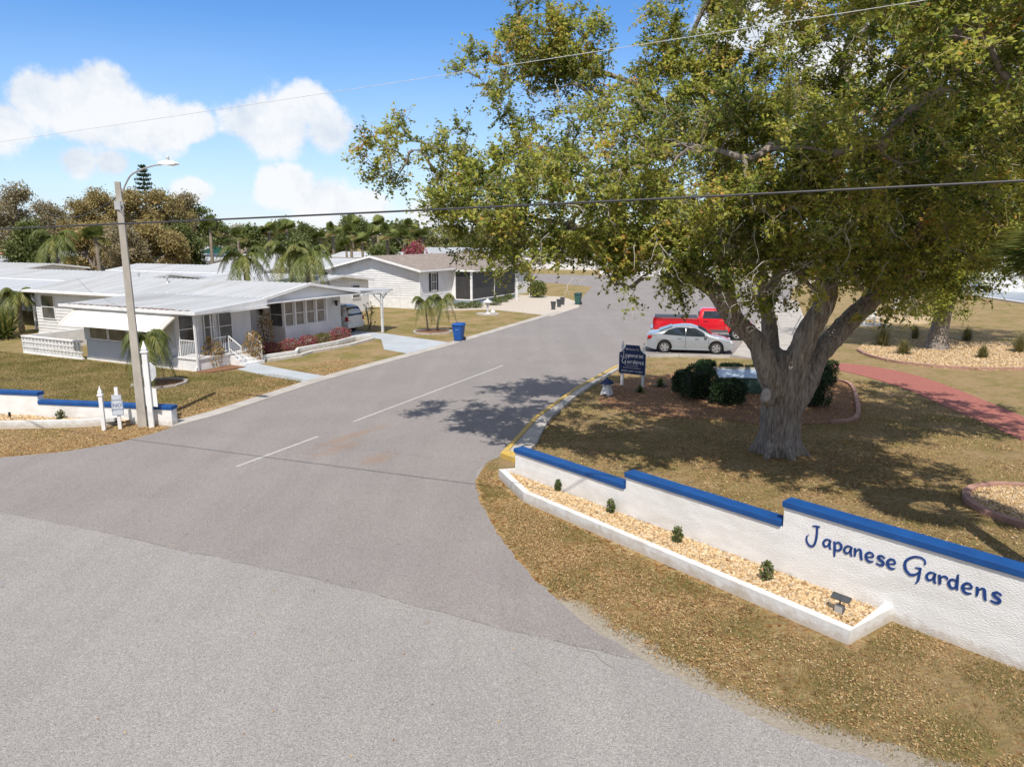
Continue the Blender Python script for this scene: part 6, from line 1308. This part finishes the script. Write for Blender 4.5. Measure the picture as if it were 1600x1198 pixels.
def bush(name, label, cat, x, y, rx, ry, h, lm, n=900, leaf=.05, box=True, group=None, rz=0.0, z0=.05, stems=False):
    root = thing(name, label, cat, (x, y, 0), rz, group); 
    if box:
        U = RNG.uniform(-1, 1, (n, 3)); ax_ = RNG.integers(0, 3, n); sgn = np.where(RNG.random(n) < .5, -1, 1); k = RNG.random(n) < .8
        for a in range(3): U[:, a] = np.where((ax_ == a) & k, np.where(a == 2, 1, sgn), U[:, a])
        ln = np.linalg.norm(U, axis=1); U = U / np.maximum(1, ln / 1.28)[:, None]; P = U * np.array([rx, ry, h / 2]) + np.array([0, 0, h / 2 + z0]); P += RNG.normal(0, .035, P.shape); sh = np.array([mnoise.noise(Vector(p) * 3.1 + Vector((x, y, 0))) for p in P]); P += (P - np.array([0, 0, h / 2])) * (sh * .28)[:, None]
    else:
        d = rnd_dirs(n, .2); r = RNG.uniform(.3, 1, n)[:, None] ** .6; P = d * r * np.array([rx, ry, h * .55]) + np.array([0, 0, h * .5]); P[:, 2] = np.maximum(P[:, 2], .04)
    tb = MB()
    for k in range(7 if stems else 5):
        a = random.random() * 6.28; tb.tube([(0, 0, -.05), (math.cos(a) * rx * .3, math.sin(a) * ry * .3, h * .5), (math.cos(a) * rx * .6, math.sin(a) * ry * .6, h * .85)], [.025, .018, .008], 4, cap=False)
    tb.build('stem', M['branch'], root)
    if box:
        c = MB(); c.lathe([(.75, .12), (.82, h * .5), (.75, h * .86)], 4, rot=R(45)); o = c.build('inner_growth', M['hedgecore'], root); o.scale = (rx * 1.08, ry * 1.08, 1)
    foliage('foliage', P, RNG.uniform(leaf * .7, leaf * 1.3, n), lm, root, up=.5, noise_s=2.2); return root
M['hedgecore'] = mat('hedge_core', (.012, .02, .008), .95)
for (u, v, rx, ry, h, lb) in ((1090, 622, .62, .55, 1.15, 'tallest clipped hedge, left of the utility box'), (1068, 612, .42, .40, .72, 'low rounded hedge at the left of the hedge group'), (1137, 632, .58, .30, .85, 'dark clipped hedge directly in front of the utility box'), (1103, 586, .40, .36, .55, 'clipped hedge behind the left corner of the utility box'), (1141, 590, .52, .36, .52, 'clipped hedge behind the utility box, in the middle'), (1182, 592, .45, .36, .50, 'clipped hedge behind the utility box, next to the trunk'), (1268, 634, .50, .5, 1.2, 'dark clipped hedge just right of the oak trunk'), (1283, 600, .5, .5, .9, 'clipped hedge farther back on the right of the oak trunk')):
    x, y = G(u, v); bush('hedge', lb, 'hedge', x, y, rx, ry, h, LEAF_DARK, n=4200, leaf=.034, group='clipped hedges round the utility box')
for (u, v, r, h, lb) in ((872, 768, .11, .26, 'small green seedling shrub, farthest of four in the right planter'), (954, 803, .12, .30, 'small green seedling shrub, second of four in the right planter'), (1058, 849, .13, .32, 'small green seedling shrub, third of four in the right planter'), (1197, 909, .15, .34, 'small green seedling shrub nearest the spotlight in the right planter'), (95, 656, .17, .30, 'small green seedling shrub in the left planter')):
    x, y = G(u, v, .1); b_ = bush('seedling_shrub', lb, 'shrub', x, y, r * .9, r * .8, h * 1.15, LEAF_GREEN, n=230, leaf=.030, box=False, stems=True, rz=u, group='seedling shrubs in the planters'); b_.location.z = .1
for (u, v, r, h, lb) in ((1000, 613, .2, .35, 'leafy green plant at the foot of the welcome sign'), (1032, 604, .25, .42, 'bright green leafy plant right of the welcome sign')):
    x, y = G(u, v); spiky(x, y, r * 1.6, 60, lb, 'leafy_plant', 'plant', LEAF_GREEN, .035)
for (u, v, rx, h, lb) in ((335, 575, .55, 1.5, 'orange-green croton shrub at the porch corner'), (397, 567, .55, 1.55, 'orange-green croton shrub right of the steps'), (417, 548, .5, 2.1, 'tallest thin croton shrub under the first wall lantern'), (537, 520, .65, 1.75, 'rusty croton shrub at the right end of the flower bed')):
    x, y = G(u, v); bush('croton_shrub', lb, 'shrub', x, y, rx, rx * .8, h, LEAF_CROTON, n=520, leaf=.06, box=False, group='croton shrubs along the near home', stems=True)
for i, (lx, ly, rx, h, lb, lm) in enumerate(((-.75, 5.2, .75, .75, 'magenta bougainvillea at the left end of the flower bed', LEAF_BOUG), (-.65, 6.5, .85, .8, 'magenta bougainvillea second from the left in the flower bed', LEAF_BOUG), (-.6, 7.9, .8, .85, 'brightest magenta bougainvillea in the middle of the flower bed', LEAF_BOUG), (-.75, 9.2, .7, .8, 'green dry shrub between the bougainvilleas', LEAF_GRASSY), (-.8, 10.9, .95, .95, 'pale red bougainvillea at the right end of the flower bed', LEAF_BOUG))):
    x, y = LW(lx, ly); bush('flowering_shrub', lb, 'shrub', x, y, rx * .62, rx * .9, h * .85, lm, n=1100, leaf=.045, box=False, group='shrubs in the flower bed', rz=TH)
x, y = G(578, 515); bush('young_tree', 'small knobbly young tree beside the carport', 'tree', x, y, .5, .5, 1.9, LEAF_GREEN, n=110, leaf=.07, box=False, stems=True)
x, y = G(840, 465); bush('round_bush', 'round yellow-green bush on the crushed shell beyond the pots', 'bush', x, y, 1.0, 1.0, 1.7, LEAF_PALM, n=1600, leaf=.09, box=False)
for i, (u, v) in enumerate(((722, 482), (742, 481), (772, 477), (784, 472), (792, 468))):
    x, y = G(u, v); bush('low_shrub', ['low green shrub nearest the twin palms along the porch base', 'low green shrub at the near corner of the screened porch', 'low green shrub just past the porch corner', 'low green shrub midway along the porch side', 'low green shrub at the far end of the porch side'][i], 'shrub', x, y, .8, .7, .55, LEAF_GREEN, n=700, leaf=.06, box=False, group='low shrubs along the screened porch')
x, y = LW(-27, 3.0); bush('low_shrub', 'dark low shrub by the far left corner of the near home', 'shrub', x, y, .8, .7, .8, LEAF_DARK, n=700, leaf=.07, box=False)
# second tree right of the oak
def second_tree():
    x, y = G(1463, 549); root = thing('oak_tree', 'second oak with leaning rough trunk standing in the long gravel bed', 'tree', (x, y, 0)); O3 = Vector((x, y, 0)); w = lambda u, v, Y: W(u, v, Y) - O3
    tb = MB(); ax = [w(1463, 552, 39.2), w(1464, 530, 39.3), w(1470, 505, 39.4), w(1480, 470, 39.4), w(1494, 430, 39.3), w(1500, 380, 39.5), w(1510, 300, 39.5)]
    tb.tube([tuple(p) for p in smooth_poly([tuple(p) for p in ax], 4)], [.85, .7, .6, .55, .52, .5, .48, .46, .45, .44, .42, .42, .4, .4, .38, .38, .36, .34, .32, .3, .28, .26, .24, .2, .15][:25], 12, jit=.14)
    for q in ((1440, 380), (1560, 370), (1600, 300), (1400, 300), (1470, 455)): tb.tube([w(1496, 420, 39.3), (w(1496, 420, 39.3) + w(*q, 39)) / 2 + Vector((0, 0, .5)), w(*q, 39)], [.3, .2, .08], 6, cap=False)
    tb.build('trunk', M['bark'], root, smooth=True)
    bl = [(1450, 455, 38.4, 1.5), (1480, 475, 38.2, 1.2), (1430, 430, 38.5, 1.6), (1470, 420, 38.2, 1.7), (1510, 400, 38.5, 2.4), (1400, 370, 39, 2.6), (1460, 340, 39, 3), (1550, 350, 39, 3), (1610, 370, 39, 2.6), (1500, 270, 39.5, 3.2), (1600, 280, 39.5, 3.2), (1380, 300, 40, 3), (1440, 220, 40, 3), (1560, 200, 40, 3), (1680, 300, 40, 3.4)]
    bl = [(*w(a, b, c), r) for a, b, c, r in bl]; A = blob_points(bl, 2600, .3); P = clumps(A, 34, .42)
    foliage('crown', P, RNG.uniform(.05, .095, len(P)), LEAF_OAK, root, up=.8)
second_tree()
# far wood closing the horizon
def far_wood():
    P = []; tops = [(290, 372), (330, 360), (380, 358), (420, 352), (440, 344), (470, 350), (500, 362), (530, 350), (548, 338), (575, 348), (610, 346), (640, 346), (670, 350), (720, 352), (800, 356), (900, 360), (1000, 356), (1150, 352), (1400, 358), (1700, 355)]
    for Y in (205, 235):
        for u in range(-400, 2300, 12):
            v = interp(tops, u) + random.uniform(-4, 7) + (-2 if Y > 210 else 3); p = W(u, v, Y); r = random.uniform(2.4, 4.0)
            for _ in range(110):
                d = rnd_dirs(1, .3)[0]; P.append((p.x + d[0] * r, Y + d[1] * r, max(.5, p.z - r * .7 + d[2] * r * .75 - random.random() ** 2 * (p.z - 2) * .9)))
    P = np.array(P); o = foliage('wood', P, RNG.uniform(.45, .9, len(P)), LEAF_WOOD, None, up=.7, noise_s=.09); tag(o, 'belt of mixed green trees closing the horizon', kind='stuff')
LEAF_WOOD = leafmat('wood_leaf', [(0, (.09, .115, .045)), (.5, (.20, .22, .085)), (.85, (.30, .27, .12)), (1, (.21, .15, .07))])
far_wood()
for i, (u, v, Y, wd, lm, lb) in enumerate(((435, 346, 185, 6, LEAF_GREEN, 'rounded green tree rising from the far belt above the middle feather palm'), (548, 337, 190, 6.5, LEAF_GREEN, 'tallest rounded tree of the far belt, above the left of the palm row'), (482, 349, 188, 3.5, LEAF_GREEN, 'small round-headed tree in the far belt gap'), (365, 352, 180, 5, LEAF_AUT2, 'brownish tree at the left of the far belt, right of the flat pine'), (630, 346, 186, 6, LEAF_GREEN, 'green tree of the far belt beside the oak crown'), (395, 356, 150, 5, LEAF_GREEN, 'green tree behind the left feather palm'), (650, 385, 112, 1.2, LEAF_BOUG, 'small pink-flowered tree behind the brown shingle roof'), (470, 372, 128, 4, LEAF_GREEN, 'dark green tree behind the large feather palms'), (600, 385, 125, 3.5, LEAF_GREEN, 'low green tree behind the brown shingle roof'))):
    p = W(u, v, Y); h = p.z; tree('broadleaf_tree', lb, 'tree', p.x, Y, h, crown_blobs(h * .97, wd, 9, .2, 40 + i), lm, 300, 28, 1.0, .23, trunk_r=.25, base_h=.2, group='broadleaf trees in the distance')
# ---- ground cover
def cover():
    vpoly = [G(*q) for q in verge_px] ; vp = [tuple(Vector(q) + Vector((.06, .06))) for q in vpoly] + [(7.2, 6.2), (9.5, 5.4), WL(12.5, .02), WL(9.2, .03)] + [WL(9.2, 1.35), WL(1.35, 1.05), WL(-.4, .45), G(782, 722), G(765, 722)]
    def mk_leaves(P, name, lb, s0, s1):
        n = len(P); z = RNG.uniform(.004, .03, n); C = np.column_stack([P, z]); V, F = leaves(C, RNG.uniform(s0, s1, n), 3.0, .5); return tag(qmesh(name, V, F, LITTER, attr=RNG.random(n)), lb, kind='stuff')
    def dens(P, sc=.9, th=-.05): return np.array([mnoise.noise(Vector((p[0] * sc, p[1] * sc, 0))) + .5 * mnoise.noise(Vector((p[0] * sc * 3, p[1] * sc * 3, 2))) + random.uniform(-.35, .35) > th for p in P])
    P = scatter(vp, 95000); s = (P - np.array(WA)) @ np.array([WD.x, WD.y]); vd = np.min([seg_dist(P, a, b) for a, b in zip(verge[4:-1], verge[5:])], axis=0); ed_ = vd > .12 + .45 * RNG.random(len(P)); P = P[dens(P) & ed_ & (RNG.random(len(P)) < np.clip(1.25 - .09 * s, .25, 1))]; mk_leaves(P, 'leaf_litter', 'dry orange-brown oak leaves over the verge in front of the lettered wall', .010, .024)
    def blades(P, name, lb, h0, h1, w0=.004):
        n = len(P); a = RNG.uniform(0, 6.28, n); h = RNG.uniform(h0, h1, n); lx = RNG.normal(0, .5, n) * h; ly = RNG.normal(0, .5, n) * h; z = np.zeros(n); dx = np.cos(a) * w0; dy = np.sin(a) * w0
        V = np.stack([np.stack([P[:, 0] - dx, P[:, 1] - dy, z], 1), np.stack([P[:, 0] + dx, P[:, 1] + dy, z], 1), np.stack([P[:, 0] + lx, P[:, 1] + ly, h], 1)], 1).reshape(-1, 3)
        lf = np.clip(.45 + .5 * np.array([mnoise.noise(Vector((p[0] * .8, p[1] * .8, 4))) for p in P]) + RNG.normal(0, .2, n), 0, 1); return tag(qmesh(name, V, np.arange(3 * n).reshape(-1, 3), GRASSB, attr=lf), lb, kind='stuff')
    P = scatter(vp, 130000); P = P[dens(P, 1.4, -.12)]; vd = np.min([seg_dist(P, a, b) for a, b in zip(verge[4:-1], verge[5:])], axis=0); P = P[vd > .08 + .4 * RNG.random(len(P))]; blades(P, 'grass', 'short patchy grass of the near verge', .02, .055, .005)
    lawn = [WL(0, -.3), WL(3, -.3), WL(12.5, -.3), (13, 12), (17, 17), G(1500, 640), G(1290, 575), G(1010, 566), G(985, 575), G(945, 594), G(862, 658), G(838, 700)]
    P = scatter(lawn, 60000); P = P[dens(P, .7, 0)]; mk_leaves(P, 'leaf_litter', 'fallen brown leaves on the lawn under the oak', .018, .038)
    P = scatter(lawn, 90000); P = P[dens(P, .9, -.1)]; blades(P, 'grass', 'short grass of the lawn under the oak', .025, .06, .009)
    kl = np.array(kerbL); lp_ = [tuple(k) for k in strip(kerbL[:4], .64, 1)] + [tuple(k) for k in strip(kerbL[:4], 2.9, 1)][::-1]
    P = scatter(lp_, 16000); P = P[dens(P, .9, -.1)]; P = P[~inpoly(P, [G(371, 573), G(430, 592), G(490, 603), G(530, 592), G(400, 566)])]; mk_leaves(P, 'leaf_litter', 'orange-brown leaves along the left kerb', .018, .036)
    lv = [tuple(Vector(q) + Vector((0, .12))) for q in left[2:]] + [G(262, 667), G(225, 662), G(130, 669), G(0, 671), G(-200, 674)]
    P = scatter(lv, 14000); mk_leaves(P, 'leaf_litter', 'orange-brown leaves on the left verge below the planter', .014, .030)
    P = scatter([(max(-26, a), b) for a, b in mbp], 14000); mk_leaves(P, 'leaf_litter', 'fallen leaves on the mulch round the welcome sign and hedges', .02, .045)
    gl_ = [G(262, 652), G(350, 631), G(478, 594), G(440, 587), G(360, 580), G(300, 582), G(120, 562), G(-40, 545), G(-100, 625), G(30, 640)]
    P = scatter(gl_, 90000); blades(P, 'grass', 'short green grass of the near lawn by the awning home', .03, .07, .012)
    # a few leaves blown onto the road
    rp = [G(300, 690), G(760, 600), G(760, 760), G(900, 1000), G(1100, 1180), G(200, 1190), G(-50, 900)]
    P = scatter(rp, 90); C = np.column_stack([P, np.full(len(P), .02)]); V, F = leaves(C, .022, 3.0, .5); tag(qmesh('leaf_litter', V, F, LITTER, attr=RNG.random(len(P))), 'stray leaves on the asphalt', kind='stuff')
cover()
